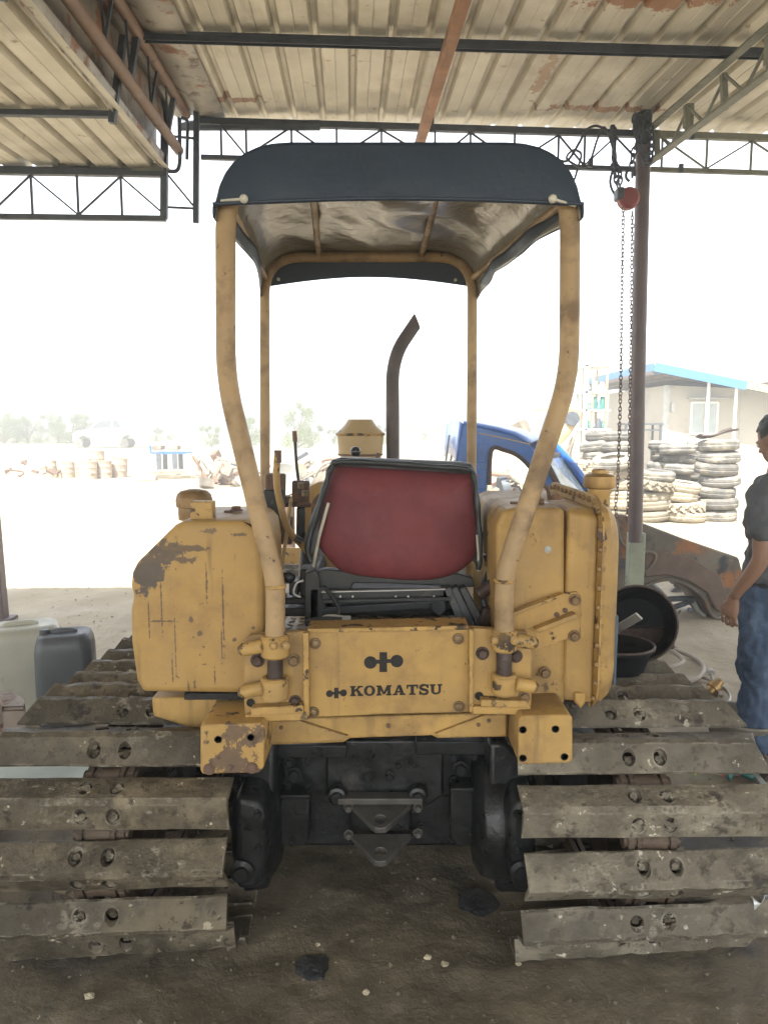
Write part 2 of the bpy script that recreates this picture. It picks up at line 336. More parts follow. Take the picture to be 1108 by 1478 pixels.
# ground: soiled dirt under the shed, pale dust outside
def ground_mat():
    m = bpy.data.materials.new('packed dirt'); m.use_nodes = True; nt = m.node_tree; N = nt.nodes; L = nt.links
    b = N['Principled BSDF']; g = N.new('ShaderNodeNewGeometry')
    def noi(scale, detail=6, rg=.6, sc3=None):
        n = N.new('ShaderNodeTexNoise'); n.inputs['Scale'].default_value = scale; n.inputs['Detail'].default_value = detail; n.inputs['Roughness'].default_value = rg
        if sc3:
            mp = N.new('ShaderNodeMapping'); mp.inputs['Scale'].default_value = sc3; L.new(g.outputs['Position'], mp.inputs['Vector']); L.new(mp.outputs[0], n.inputs['Vector'])
        else: L.new(g.outputs['Position'], n.inputs['Vector'])
        return n.outputs['Fac']
    def mr(x, a, c, lo=0., hi=1.):
        n = N.new('ShaderNodeMapRange'); n.inputs[1].default_value = a; n.inputs[2].default_value = c; n.inputs[3].default_value = lo; n.inputs[4].default_value = hi; L.new(x, n.inputs[0]); return n.outputs[0]
    def mix(f, a, c):
        n = N.new('ShaderNodeMix'); n.data_type = 'RGBA'; L.new(f, n.inputs['Factor'])
        for i, x in ((6,a),(7,c)):
            if isinstance(x, tuple): n.inputs[i].default_value = (*x, 1)
            else: L.new(x, n.inputs[i])
        return n.outputs[2]
    def mth(op, a, c):
        n = N.new('ShaderNodeMath'); n.operation = op
        for i, x in enumerate((a, c)):
            if isinstance(x, (int, float)): n.inputs[i].default_value = x
            else: L.new(x, n.inputs[i])
        return n.outputs[0]
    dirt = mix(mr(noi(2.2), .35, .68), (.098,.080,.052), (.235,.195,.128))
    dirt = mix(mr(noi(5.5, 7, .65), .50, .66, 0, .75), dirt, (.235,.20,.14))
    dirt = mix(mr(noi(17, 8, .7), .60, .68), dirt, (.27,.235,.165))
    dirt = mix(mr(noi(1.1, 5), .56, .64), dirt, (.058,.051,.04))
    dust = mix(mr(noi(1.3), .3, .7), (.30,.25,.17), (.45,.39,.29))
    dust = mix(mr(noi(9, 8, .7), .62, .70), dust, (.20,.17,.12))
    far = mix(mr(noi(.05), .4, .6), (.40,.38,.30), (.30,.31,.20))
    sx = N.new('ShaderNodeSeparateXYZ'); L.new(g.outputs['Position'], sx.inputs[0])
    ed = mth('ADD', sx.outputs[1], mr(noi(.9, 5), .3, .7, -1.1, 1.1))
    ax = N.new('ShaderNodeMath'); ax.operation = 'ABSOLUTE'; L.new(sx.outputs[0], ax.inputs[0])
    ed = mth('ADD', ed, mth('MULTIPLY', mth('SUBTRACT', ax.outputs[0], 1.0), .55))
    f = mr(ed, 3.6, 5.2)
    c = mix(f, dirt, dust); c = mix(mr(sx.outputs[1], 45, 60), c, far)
    L.new(c, b.inputs['Base Color'])
    L.new(mr(noi(1.1, 5), .5, .66, .92, .55), b.inputs['Roughness'])
    bp = N.new('ShaderNodeBump'); bp.inputs['Strength'].default_value = .7; bp.inputs['Distance'].default_value = .03; L.new(noi(14, 10, .65), bp.inputs['Height'])
    b2 = N.new('ShaderNodeBump'); b2.inputs['Strength'].default_value = .5; b2.inputs['Distance'].default_value = .01; L.new(noi(70, 6, .7), b2.inputs['Height']); L.new(bp.outputs[0], b2.inputs['Normal'])
    L.new(b2.outputs[0], b.inputs['Normal'])
    return m
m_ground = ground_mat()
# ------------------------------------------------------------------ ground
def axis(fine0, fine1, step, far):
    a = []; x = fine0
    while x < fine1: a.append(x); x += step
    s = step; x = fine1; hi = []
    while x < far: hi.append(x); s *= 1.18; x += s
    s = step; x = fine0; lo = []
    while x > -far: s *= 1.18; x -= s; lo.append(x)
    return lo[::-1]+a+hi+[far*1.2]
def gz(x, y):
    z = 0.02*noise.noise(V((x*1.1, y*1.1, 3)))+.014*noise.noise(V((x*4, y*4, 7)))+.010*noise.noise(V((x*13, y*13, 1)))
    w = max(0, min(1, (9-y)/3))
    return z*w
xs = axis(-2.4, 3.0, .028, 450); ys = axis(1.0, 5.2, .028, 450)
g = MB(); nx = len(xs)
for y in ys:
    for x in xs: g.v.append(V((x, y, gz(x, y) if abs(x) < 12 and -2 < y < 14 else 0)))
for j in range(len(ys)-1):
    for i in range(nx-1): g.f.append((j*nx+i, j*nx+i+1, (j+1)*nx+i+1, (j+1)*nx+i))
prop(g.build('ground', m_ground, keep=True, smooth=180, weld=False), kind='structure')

# scattered crumbs of dirt and stone: nobody could count them
s = MB(); rnd = random.Random(3)
for i in range(1000):
    if i < 800: x = rnd.uniform(-1.6, 1.9); y = rnd.uniform(1.5, 3.4)
    else: x = rnd.uniform(-4, 4); y = rnd.uniform(3.2, 8.5)
    r = rnd.choice((.002,.003,.004,.007))*rnd.uniform(.7, 1.5)*(1 if i < 800 else 2.3)
    a = [V((rnd.gauss(0,1), rnd.gauss(0,1), rnd.gauss(0,.6))).normalized()*r*rnd.uniform(.6,1.2) for _ in range(6)]
    o = V((x, y, gz(x,y)+r*.2))
    s.add([o+V((r,0,0)), o+V((0,r,0))*1.0, o+V((-r*.9,0,0)), o+V((0,-r,0)), o+V((0,0,r*.8))+a[0]*.4, o-V((0,0,r))], [(0,1,4),(1,2,4),(2,3,4),(3,0,4),(1,0,5),(2,1,5),(3,2,5),(0,3,5)])
prop(s.build('gravel', m_stone, keep=True, smooth=0, weld=False), kind='stuff')
s = MB(); rnd = random.Random(13)
for i in range(300):
    if i < 110: x = rnd.uniform(-1.2, 1.6); y = rnd.uniform(1.5, 2.4)
    else: x = rnd.gauss(-2.4, .9) if i < 260 else rnd.uniform(-4,4.5); y = rnd.uniform(4.8, 7.6)
    r = rnd.uniform(.003, .008)*(1 if i < 110 else 2.6); a = rnd.uniform(0, 6.3)
    z = gz(x,y)+.006
    q = [V((x+r*cos(a), y+r*sin(a), z)), V((x+r*.4*cos(a+1.5), y+r*.4*sin(a+1.5), z+r*.5)), V((x-r*cos(a), y-r*sin(a), z+r*.2)), V((x+r*.4*cos(a-1.5), y+r*.4*sin(a-1.5), z))]
    s.add(q, [(0,1,2,3)])
prop(s.build('leaf_litter', m_litter, keep=True, smooth=0, weld=False), kind='stuff')

def blob(cx, cy, rx, ry, seed, zo=.008, n=40):
    b = MB(); b.v.append(V((cx, cy, gz(cx,cy)+zo)))
    for k in range(1, 6):
        for i in range(n):
            a = 2*pi*i/n; w = 1+.35*noise.noise(V((cos(a)*1.6, sin(a)*1.6, seed)))+.12*noise.noise(V((cos(a)*6, sin(a)*6, seed)))
            x = cx+rx*w*cos(a)*k/5; y = cy+ry*w*sin(a)*k/5
            b.v.append(V((x, y, gz(x,y)+zo*(1 if k < 5 else -.5)+.002*noise.noise(V((x*50,y*50,0))))))
    for i in range(n): b.f.append((0, 1+i, 1+(i+1)%n))
    for k in range(4):
        for i in range(n): b.f.append((1+k*n+i, 1+(k+1)*n+i, 1+(k+1)*n+(i+1)%n, 1+k*n+(i+1)%n))
    return b
p = PG(452, 1396); prop(blob(p.x, p.y, .058, .066, 1).build('oil_puddle', m_wet, smooth=180), 'small round shiny black oil puddle nearest the viewer on the dirt floor', 'oil puddle', 'oil puddles')
p = PG(688, 1302); prop(blob(p.x, p.y, .085, .075, 5).build('oil_puddle', m_wet, smooth=180), 'larger ragged shiny oil puddle on the dirt beside the right track', 'oil puddle', 'oil puddles')
# ------------------------------------------------------------------ shed
BY = radians(2.6)
RB = Matrix.Rotation(BY, 3, 'Z'); RBi = RB.inverted()
SL = .05
def bw(x, y, z): q = RB@V((x, y, 0)); return V((q.x, q.y, z+SL*(y-5.6)))
def tob(p): q = RBi@V((p.x, p.y, 0)); return (q.x, q.y, p.z-SL*(q.y-5.6))
def PB(px, py, Y): return tob(P(px, py, Y))
shed = thing('workshop_shed', 'open steel workshop shed with corrugated metal roof over the yellow tractor', 'shed', bw(2, 5.6, 0)*1.0)
shed.location.z = 0; shed['_w'] = (shed.location.x, shed.location.y, 0)
def corr(x0, x1, y0, y1, zf, ny=14, per=.21, seed=0, edge=.03, ph=0, rag=0):
    prof = []; x = x0
    rib = ((0,0),(.07,.0),(.075,.004),(.080,0),(.150,0),(.168,.034),(.192,.034),(.209,0))
    k = 0
    while x < x1:
        for dx, dz in rib:
            if x+dx <= x1: prof.append((x+dx*per/.21, dz, k))
        x += per; k += 1
    prof.append((x1, 0, k))
    b = MB()
    n = len(prof)
    for j in range(ny+1):
        t = j/ny; y = y0+(y1-y0)*t
        for (px, dz, k) in prof:
            yy = y+(rag*noise.noise(V((k*1.7, seed, 0))) if j == ny else 0)
            wv = edge*noise.noise(V((px*2.2, y*1.3, seed)))*(1 if t < .97 else 1.6)
            b.v.append(bw(px, yy, zf(px, y)+dz+wv*.35))
    for j in range(ny):
        for i in range(n-1): b.f.append((j*n+i, j*n+i+1, (j+1)*n+i+1, (j+1)*n+i))
    return b
xl = PB(303, 165, 5.6)[0]
corr(xl, 6.5, -3.2, 5.82, lambda x, y: 3.89, ny=40, seed=1, rag=.05).build('main_roof', m_roof, shed, smooth=30, solid=.002, weld=False)
x2 = PB(245, 240, 5.3)[0]
ZL = PB(245, 243, 5.3)[2]
corr(-8, x2, -3.2, 5.42, lambda x, y: ZL, ny=40, seed=5, rag=.05).build('lower_roof', m_roof, shed, smooth=30, solid=.002, weld=False)
# vertical sheet closing the step between the two roofs, made of lapped ribs
b = MB()
n = 7; prof = [(0,0),(.02,.07),(-.035,.09),(-.035,.20),(.02,.22),(.02,.31),(-.02,.33)]
for j in range(41):
    y = -3.2+(5.35+3.2)*j/40
    for dx, dz in prof: b.v.append(bw(x2-.045+dx+.010*noise.noise(V((y*1.2, dz*9, 4))), y, ZL-.015+dz*(3.90-ZL+.015)/.33))
for j in range(40):
    for i in range(n-1): b.f.append((j*n+i, j*n+i+1, (j+1)*n+i+1, (j+1)*n+i))
b.build('step_flashing', m_alu, shed, smooth=30, solid=.002, weld=False)
# strip of lapped roof sheets folded between pipe and roof
b = MB()
for j in range(31):
    y = -3.2+(5.6+3.2)*j/30
    for dx, dz in ((0,0),(.06,.03),(.12,.0),(.20,.035),(.28,.0),(.46,.004)): b.v.append(bw(xl-.34+dx, y, 3.86+dz*.8+.012*noise.noise(V((y, dx*7, 2)))))
for j in range(30):
    for i in range(5): b.f.append((j*6+i, j*6+i+1, (j+1)*6+i+1, (j+1)*6+i))
b.build('valley_sheet', m_alu, shed, smooth=30, solid=.002, weld=False)
def member(nm, m, p0, p1, w, h=None, par=None, roll=0): return MB().bar(p0, p1, w, h, roll).build(nm, m, par or shed, bevel=.002)
# purlins across the main roof
for yb, px0 in ((4.36, 205), (3.1, 150), (1.8, 100), (.5, 100), (-.9, 100), (-2.2, 100)):
    b = MB(); x0 = PB(px0, 64, yb)[0] if yb > 4 else -1.6
    p0, p1 = bw(x0, yb, 3.865), bw(3.6 if yb > 4 else 6.3, yb, 3.845)
    b.bar(p0, p1, .045, .022).bar(p0-V((0,.018,.024)), p1-V((0,.018,.024)), .006, .026).bar(p0-V((0,-.018,.024)), p1-V((0,-.018,.024)), .006, .026)
    b.build('purlin', m_truss, shed, bevel=.001)
# eave truss of the main roof
def truss(name, ends, depth, nodes, m, tw=.035, web=.012, plumb=True, label=None, mirrored=False, top_h=None, bot=True):
    (p0, p1) = ends; t = bpy.data.objects.new(name, None); COL.objects.link(t); t.parent = shed; t['_w'] = p0[:]; t.location = p0-V(shed['_w'])
    d = V((0,0,-depth))
    MB().bar(p0, p1, tw, top_h or tw).build('top_chord', m, t, bevel=.002)
    if bot: MB().bar(p0+d, p1+d, tw*.8, tw*.7).build('bottom_chord', m, t, bevel=.002)
    L = p1-p0
    for i, a in enumerate(nodes):
        q = p0+L*a
        MB().bar(q-V((0,0,tw*.5)), q+d+V((0,0,tw*.35)), web*1.2).build('upright', m, t)
        if i < len(nodes)-1:
            r = p0+L*nodes[i+1]
            if (i % 2 == 0) != mirrored: MB().bar(q-V((0,0,tw*.5)), r+d+V((0,0,tw*.35)), web).build('diagonal', m, t)
            else: MB().bar(q+d+V((0,0,tw*.35)), r-V((0,0,tw*.5)), web).build('diagonal', m, t)
    return t
e0 = bw(PB(288,163,5.53)[0], 5.6, 3.835); e1 = bw(PB(932,189,5.69)[0], 5.6, 3.80)
truss('eave_truss', (e0, e1), .245, [0.045,.10,.20,.30,.40,.52,.60,.70,.80,.86,.93,1.0], m_truss, .045)
f1 = bw(6.4, 5.6, 3.74)
truss('eave_truss', (e1+V((.04,0,0)), f1), .245, [.02,.10,.18,.27,.38,.5,.62,.74,.86,1.0], m_trussg, .045)
MB().cyl(e0+V((-.16,.05,-.01)), e0+V((.85,.02,-.02)), .035).build('round_tube', m_truss, shed)
MB().bar(P(398,229,5.5), P(400,250,5.5), .02).build('stub', m_truss, shed)
# lower-left eave truss with its deeper end post, and the hanging frame between the two roofs
l1 = P(238, 250, 5.3); l0 = bw(-6, tob(l1)[1], tob(l1)[2])
truss('lower_eave_truss', (l1+V((0,0,-.0)), l0), .30, [0,.063,.125,.19,.25,.34,.42,.5,.6,.7,.85,1.0], m_truss, .05, mirrored=True)
MB().bar(l1+V((-.75,-.03,.03)), l1+V((0,-.03,.03)), .01, .05).build('gusset', m_trussg, shed)
MB().bar(P(238,140,5.3), P(237,316,5.3), .045, .045).build('hanger_post', m_truss, shed, bevel=.003)
MB().bar(P(284,143,5.45), P(283,322,5.45), .038, .038).build('hanger_post', m_truss, shed, bevel=.003)
MB().bar(P(266,147,5.45), P(290,147,5.45), .03, .03).build('cross_tie', m_truss, shed)
MB().bar(P(240,196,5.4), P(282,200,5.45), .014).build('cross_tie', m_truss, shed)
MB().bar(P(240,299,5.4), P(282,301,5.45), .014).build('cross_tie', m_truss, shed)
MB().bar(P(242,252,5.4), P(280,298,5.45), .012).build('diagonal', m_truss, shed)
MB().tube(bez([P(243,247,5.35), P(256,248,5.35), P(260,236,5.35), P(259,170,5.35)], .04), .014, 8).build('bent_strap', m_truss, shed)
MB().tube(bez([P(262,170,5.4), P(271,172,5.4), P(270,230,5.4)], .04), .012, 8).build('bent_strap', m_truss, shed)
# the two long brown pipes of the lattice running towards the viewer
up = PB(268, 162, 5.45); lo_ = PB(271, 222, 5.4)
MB().cyl(bw(up[0], up[1]+.02, up[2]-.01), bw(up[0], -3, up[2]-.01), .032).build('long_pipe', m_pipep, shed)
MB().cyl(bw(lo_[0]-.06, lo_[1], lo_[2]+.02), bw(lo_[0]-.06, -3, lo_[2]+.02), .034).build('long_pipe', m_pipep, shed)
yy = 5.15; k = 0
while yy > 1.5:
    a = bw(up[0], yy, up[2]-.03); c = bw(lo_[0]-.06, yy, lo_[2]+.05)
    MB().bar(a, c, .03 if k % 2 == 0 else .014, .03 if k % 2 == 0 else .014).build('lattice_upright', m_truss, shed)
    MB().bar(bw(lo_[0]-.06, yy, lo_[2]+.05), bw(up[0], yy-.21, up[2]-.03), .012).build('lattice_diagonal', m_truss, shed)
    yy -= .42; k += 1
# U-shaped hangers carrying the lower purlins
for (yb, zz) in ((4.3, 0), (3.0, 0)):
    q = bw(x2-.05, yb, ZL-.02)
    MB().bar(bw(-7, yb, ZL-.03), q, .04, .03).build('lower_purlin', m_truss, shed, bevel=.002)
    MB().bar(q+V((-.01,0,-.045)), q+V((.07,0,.40)), .035, .035).build('hanger_strut', m_truss, shed, bevel=.002)
# right lattice beam, running towards the viewer
rx = PB(934, 190, 5.65)[0]
t = bpy.data.objects.new('side_truss', None); COL.objects.link(t); t.parent = shed; a0 = bw(rx, 5.55, 3.80); t['_w'] = a0[:]; t.location = a0-V(shed['_w'])
MB().angle(bw(rx, 5.55, 3.78), bw(rx, -3, 3.78), .055, .006).build('top_chord', m_trussg, t)
MB().angle(bw(rx+.02, 5.55, 3.56), bw(rx+.02, -3, 3.56), .055, .006).build('bottom_chord', m_trussg, t)
yy = 5.45; k = 0
while yy > 1.5:
    if k % 2 == 0: MB().bar(bw(rx+.02, yy, 3.78), bw(rx+.04, yy, 3.58), .034).build('upright', m_trussg, t, bevel=.002)
    MB().bar(bw(rx+.02, yy, 3.78 if k%2==0 else 3.58), bw(rx+.04, yy-.24, 3.58 if k%2==0 else 3.78), .014).build('diagonal', m_trussg, t)
    if k % 4 == 2: MB().box(bw(rx+.05, yy+.03, 3.72), (.05,.06,.14)).build('cleat', m_trussg, t, bevel=.003)
    yy -= .24; k += 1
# post with pale green foot
MB().tube([P(928,196,5.62), P(921,520,5.62), P(916,782,5.62)], .052, 20).build('post', m_postp, shed)
MB().box(P(915,835,5.64), (.12,.09,.72)).build('post_foot', m_postg, shed, bevel=.006)
# far posts that carry the roof out of view
for (x, y) in ((6.2,5.5),(6.2,-3),(-6.5,-3),(-7.5,5.2),(2.2,-3.0)):
    q = bw(x, y, 0); MB().cyl(V((q.x,q.y,-.1)), V((q.x,q.y,3.8 if x > 0 else 3.4)), .05).build('post', m_postp, shed)
# rusty square beam under the roof
rb = [PB(604, 197, 5.55), None]
MB().bar(bw(rb[0][0]+.0, 5.62, 3.67), bw(rb[0][0]+.10, -2.8, 3.80), .06, .06).build('rusty_beam', m_beamr, shed, bevel=.004)
MB().box(P(623,178,5.58), (.03,.03,.12)).build('beam_clip', m_truss, shed, bevel=.003)
MB().slab([(918,155),(936,150),(942,160),(938,205),(922,208),(914,180)], 5.55, .03).build('bracket', m_truss, shed, bevel=.004)
for (px, py) in ((883,187),(982,243),(998,195),(852,235)):
    MB().box(P(px, py, 5.6), (.03,.03,.06)).build('beam_clip', m_truss, shed, bevel=.003)
# loops of cable tied to the truss
cb = MB()
cb.tube(spline([P(800,228,5.55),P(818,232,5.5),P(836,205,5.5),P(845,188,5.52),P(862,182,5.5),P(880,196,5.5),P(888,228,5.5),P(880,262,5.5),P(888,283,5.5),P(897,287,5.5)]), .009, 6)
cb.tube(spline([P(816,242,5.5),P(826,262,5.5),P(834,240,5.5),P(838,222,5.5),P(826,217,5.5),P(818,230,5.5),P(846,240,5.5),P(862,200,5.5),P(872,184,5.5),P(884,215,5.5),P(884,240,5.5)]), .008, 6)
prop(cb.build('power_cable', m_truss, smooth=60), 'loose loops of dark cable hanging from the eave truss left of the hoist', 'cable')
# chain hoist
h0 = P(906, 287, 5.35)
hoist = thing('chain_hoist', 'red manual chain hoist hanging by a chain next to the round steel post', 'chain hoist', h0)
MB().lathe([(0,-.045),(.055,-.045),(.072,-.03),(.075,0),(.072,.03),(.055,.045),(0,.045)], h0, (0,1,0), 24).build('hoist_body', m_hoist, hoist, smooth=40)
MB().box(P(893,281,5.35), (.05,.10,.08)).build('gear_cover', m_truss, hoist, bevel=.012)
MB().tube(spline([P(908,262,5.35),P(903,256,5.35),P(905,247,5.35),P(914,246,5.35),P(916,254,5.35)]), .010, 8).build('hook', m_truss, hoist)
def links(pts, L, r, m, name, par):
    b = MB(); sp = spline(pts, 40); acc = 0; k = 0; nxt = 0
    for i in range(len(sp)-1):
        seg = (sp[i+1]-sp[i]).length
        while acc+seg > nxt:
            q = sp[i].lerp(sp[i+1], (nxt-acc)/max(seg,1e-6)); d = (sp[i+1]-sp[i]).normalized()
            rot = V((0,0,1)).rotation_difference(d)@Matrix.Rotation(pi/2*(k%2)+.4*sin(k*1.7), 3, 'Z').to_quaternion()
            ring = [q+rot@V((cos(a)*L*.32, 0, sin(a)*L*.62)) for a in [2*pi*j/10 for j in range(10)]]
            b.tube(ring, r, 5, closed=True); nxt += L*.85; k += 1
        acc += seg
    return b.build(name, m, par, smooth=60)
links([P(928,165,5.4),P(922,195,5.35),P(913,225,5.35),P(912,250,5.35)], .055, .007, m_truss, 'suspension_chain', hoist)
links([P(935,165,5.45),P(940,200,5.45),P(934,235,5.45),P(920,205,5.4),P(916,170,5.4),P(930,160,5.4)], .055, .008, m_truss, 'spare_chain', hoist)
links([P(886,190,5.4),P(886,230,5.4),P(894,250,5.38),P(892,268,5.38),P(884,240,5.4)], .05, .007, m_truss, 'slack_chain', hoist)
links([P(899,303,5.3),P(897,420,5.3),P(895,560,5.3),P(891,690,5.3),P(888,735,5.3),P(895,752,5.3),P(905,738,5.3),P(909,560,5.3),P(911,400,5.3),P(912,305,5.3)], .032, .0035, m_rusty, 'hand_chain', hoist)
# ------------------------------------------------------------------ the man at the right edge
PX, PY_, PYAW = P(1117,850,3.5).x, 3.5, radians(36)
MP = Matrix.Translation((PX, PY_, 0))@Matrix.Rotation(PYAW, 4, 'Z')@Matrix.Scale(.982, 4)
man = thing('person', 'man in dark tee shirt and blue jeans standing at the right edge', 'person', (PX, PY_, 0))
def skin_obj(name, verts, edges, radii, sub=2, root=0):
    me = bpy.data.meshes.new(name); me.from_pydata([V(v) for v in verts], edges, [])
    o = bpy.data.objects.new(name, me); COL.objects.link(o)
    o.modifiers.new('skin', 'SKIN')
    me_s = me.skin_vertices if len(me.skin_vertices) else None
    if me_s is None:
        bm = bmesh.new(); bm.from_mesh(me); bm.verts.layers.skin.verify(); bm.to_mesh(me); bm.free()
    for i, r in enumerate(radii):
        me.skin_vertices[0].data[i].radius = (r, r) if not isinstance(r, tuple) else r
        me.skin_vertices[0].data[i].use_root = (i == root)
    md = o.modifiers.new('sub', 'SUBSURF'); md.levels = sub; md.render_levels = sub
    dg = bpy.context.evaluated_depsgraph_get(); dg.update()
    res = bpy.data.meshes.new_from_object(o.evaluated_get(dg)); bpy.data.objects.remove(o)
    return res
def joined(meshes, extra, voxel, smooth_it, name, m, parent, disp=None):
    bm = bmesh.new()
    for me in meshes: bm.from_mesh(me)
    for mb in extra:
        vs = [bm.verts.new(p) for p in mb.v]
        for f in mb.f:
            try: bm.faces.new([vs[i] for i in f])
            except ValueError: pass
    bmesh.ops.recalc_face_normals(bm, faces=bm.faces)
    me = bpy.data.meshes.new(name); bm.to_mesh(me); bm.free()
    o = bpy.data.objects.new(name, me); COL.objects.link(o)
    r = o.modifiers.new('r', 'REMESH'); r.mode = 'VOXEL'; r.voxel_size = voxel
    if smooth_it: s_ = o.modifiers.new('s', 'SMOOTH'); s_.iterations = smooth_it; s_.factor = .5
    dg = bpy.context.evaluated_depsgraph_get(); dg.update()
    res = bpy.data.meshes.new_from_object(o.evaluated_get(dg)); bpy.data.objects.remove(o)
    if disp:
        vn = [n.vector.copy() for n in res.vertex_normals]
        ps = [(v.co.copy(), n) for v, n in zip(res.vertices, vn)]; ps = [disp(*q) for q in ps]
        res.vertices.foreach_set('co', [c for p in ps for c in p]); res.update()
    res.transform(MP); res.transform(Matrix.Translation(-V(parent['_w'])))
    res.shade_smooth(); res.materials.clear(); res.materials.append(m); res.name = name
    ob = bpy.data.objects.new(name, res); COL.objects.link(ob); ob.parent = parent; ob['_w'] = parent['_w'][:]
    return ob
# figure faces local +Y; left arm (local -X) hangs beside the body. 1.74 m tall
bv = [(0,0,.93),(0,-.01,1.05),(0,-.02,1.20),(0,-.02,1.35),(0,-.015,1.44),(0,.0,1.50),(0,.02,1.56)]
br_ = [(.15,.11),(.135,.10),(.15,.105),(.16,.105),(.10,.085),(.056,.056),(.058,.058)]
be = [(i,i+1) for i in range(6)]
def limb(pts, rad, at):
    n0 = len(bv)
    for i, (p, r) in enumerate(zip(pts, rad)): bv.append(p); br_.append(r); be.append((at if i == 0 else n0+i-1, n0+i))
armL = [(-.165,-.015,1.425),(-.215,-.02,1.36),(-.245,-.045,1.22),(-.262,-.06,1.10),(-.266,-.01,1.01),(-.258,.05,.925),(-.254,.065,.89)]
armR = [(.165,-.015,1.425),(.215,-.02,1.36),(.245,-.045,1.22),(.262,-.05,1.10),(.262,.0,1.01),(.255,.05,.925),(.25,.06,.89)]
ar = [.062,.054,.047,.041,.038,.028,.026]
limb(armL, ar, 4); limb(armR, ar, 4)
lgL = [(-.095,0,.86),(-.11,.0,.70),(-.115,.015,.48),(-.12,-.01,.28),(-.125,-.02,.09)]
lgR = [(.095,0,.86),(.11,.03,.70),(.12,.05,.48),(.13,.02,.28),(.14,.01,.09)]
limb(lgL, [.088,.078,.058,.052,.042], 0); limb(lgR, [.088,.078,.058,.052,.042], 0)
body = skin_obj('b', bv, be, br_, 2)
# hands with palm, four bent fingers and a thumb from the side of the palm
def hand(w, sx):
    out = []; w = V(w); b = MB()
    b.tube([w+V((0,0,.02)), w+V((0,.006,-.02)), w+V((0,.014,-.06)), w+V((0,.020,-.088))], [.026,.034,.042,.036], 14, flat=.52)
    out.append(b)
    fl = ((-.033,.072,.0078),(-.011,.082,.0083),(.011,.078,.0083),(.033,.062,.0072))
    for k, (off, ln, r) in enumerate(fl):
        # fingers are laid side by side along local Y, curling inwards
        base_ = w+V((0, .020+off, -.084)); c = -sx
        f = MB(); p1 = base_+V((c*.004, .003, -ln*.40)); p2 = p1+V((c*.020, .006, -ln*.27)); p3 = p2+V((c*.022, .004, -ln*.08))
        f.tube(spline([base_+V((0,0,.02)), base_, p1, p2, p3], 3), r, 8); f.ball(p3, r, 8); out.append(f)
    t = MB(); tb_ = w+V((0,.040,-.030)); t.tube(spline([w+V((0,.010,-.02)), tb_, tb_+V((-sx*.010,.020,-.030)), tb_+V((-sx*.016,.018,-.058))], 4), [.014]*5+[.0115]*4+[.010]*4, 8); t.ball(tb_+V((-sx*.016,.018,-.058)), .010, 8)
    out.append(t); return out
# head: built facing +Y then turned left and tilted down
hd_ = MB()
hd_.ball((0,-.010,.090), .100, 24, (.80,1.0,1.0))
hd_.ball((0,.030,.045), .075, 20, (.84,.90,1.05)); hd_.ball((0,.052,-.004), .043, 16, (1.0,.85,.8))
hd_.ball((0,.055,.060), .058, 16, (1.02,.66,1.1))
no = MB(); no.prism([V((-.013,.096,.036)),V((.013,.096,.036)),V((0,.113,.038))], [V((-.008,.088,.085)),V((.008,.088,.085)),V((0,.096,.085))])
no.ball((0,.104,.040), .012, 10); no.ball((-.012,.097,.038), .009, 8); no.ball((.012,.097,.038), .009, 8)
li = MB(); li.ball((0,.086,.008), .020, 12, (1.1,.5,.32)); li.ball((0,.085,-.004), .018, 12, (1.1,.5,.36))
brw = MB(); brw.ball((-.030,.083,.078), .020, 10, (1.2,.5,.4)); brw.ball((.030,.083,.078), .020, 10, (1.2,.5,.4))
ey = MB(); ey.ball((-.030,.083,.062), .013, 12); ey.ball((.030,.083,.062), .013, 12)
def ear(s_):
    e = MB(); ring = [V((s_*(.082+.010*sin(a)), -.006+.018*cos(a)-.006, .052+.032*sin(a))) for a in [2*pi*i/16 for i in range(16)]]
    e.tube(ring, .0058, 7, closed=True); e.ball((s_*.082,-.010,.052), .016, 10, (.35,1,1.7)); e.ball((s_*.084,.0,.024), .009, 8); return e
HM = Matrix.Translation((.018,.012,1.585))@Matrix.Rotation(radians(-6),4,'Z')@Matrix.Rotation(radians(-20),4,'X')
heads = [x.xf(HM) for x in (hd_, no, li, brw, ear(-1), ear(1))]
nk = MB().tube([V((0,-.01,1.46)), V((0,.005,1.54)), V((0,.022,1.60))], [.062,.056,.056], 16)
joined([body], heads+[nk]+hand(armL[-1], -1)+hand(armR[-1], 1), .0042, 3, 'body', m_skin, man)
for s_ in (-1, 1):
    e = MB().ball((s_*.030,.086,.062), .0115, 12).xf(HM).xf(MP); e.build('eye', mat('eye white', (.6,.58,.55), rough=.2) if s_ < 0 else bpy.data.materials['eye white'], man, smooth=180)
# hair cap following the skull, cut above ears and forehead
joined([], [MB().ball((0,-.016,.098), .107, 28, (.82,.99,.98)).xf(HM), MB().ball((0,-.040,.060), .088, 20, (.86,.80,.95)).xf(HM)], .005, 1, 'hair', m_hair, man,
       disp=lambda p, n: p+n*(.004*noise.noise(p*40)+.003*noise.noise(p*110)-.0) if True else p)
# trim: push hair inside the head where the face and ears are
ho = man.children[-1]; inv = (MP@HM).inverted()
bm = bmesh.new(); bm.from_mesh(ho.data); kill = []
for v in bm.verts:
    q = inv@(v.co+V(man['_w']))
    edge_ = .066+.03*(1 if q.y < .0 else 0)*0
    if (q.y > .045 and q.z < .125+.15*max(0, .075-q.y)) or (q.y > -.025 and q.z < .080) or q.z < .012: kill.append(v)
bmesh.ops.delete(bm, geom=kill, context='VERTS'); bm.to_mesh(ho.data); bm.free()
ho.data.shade_smooth()
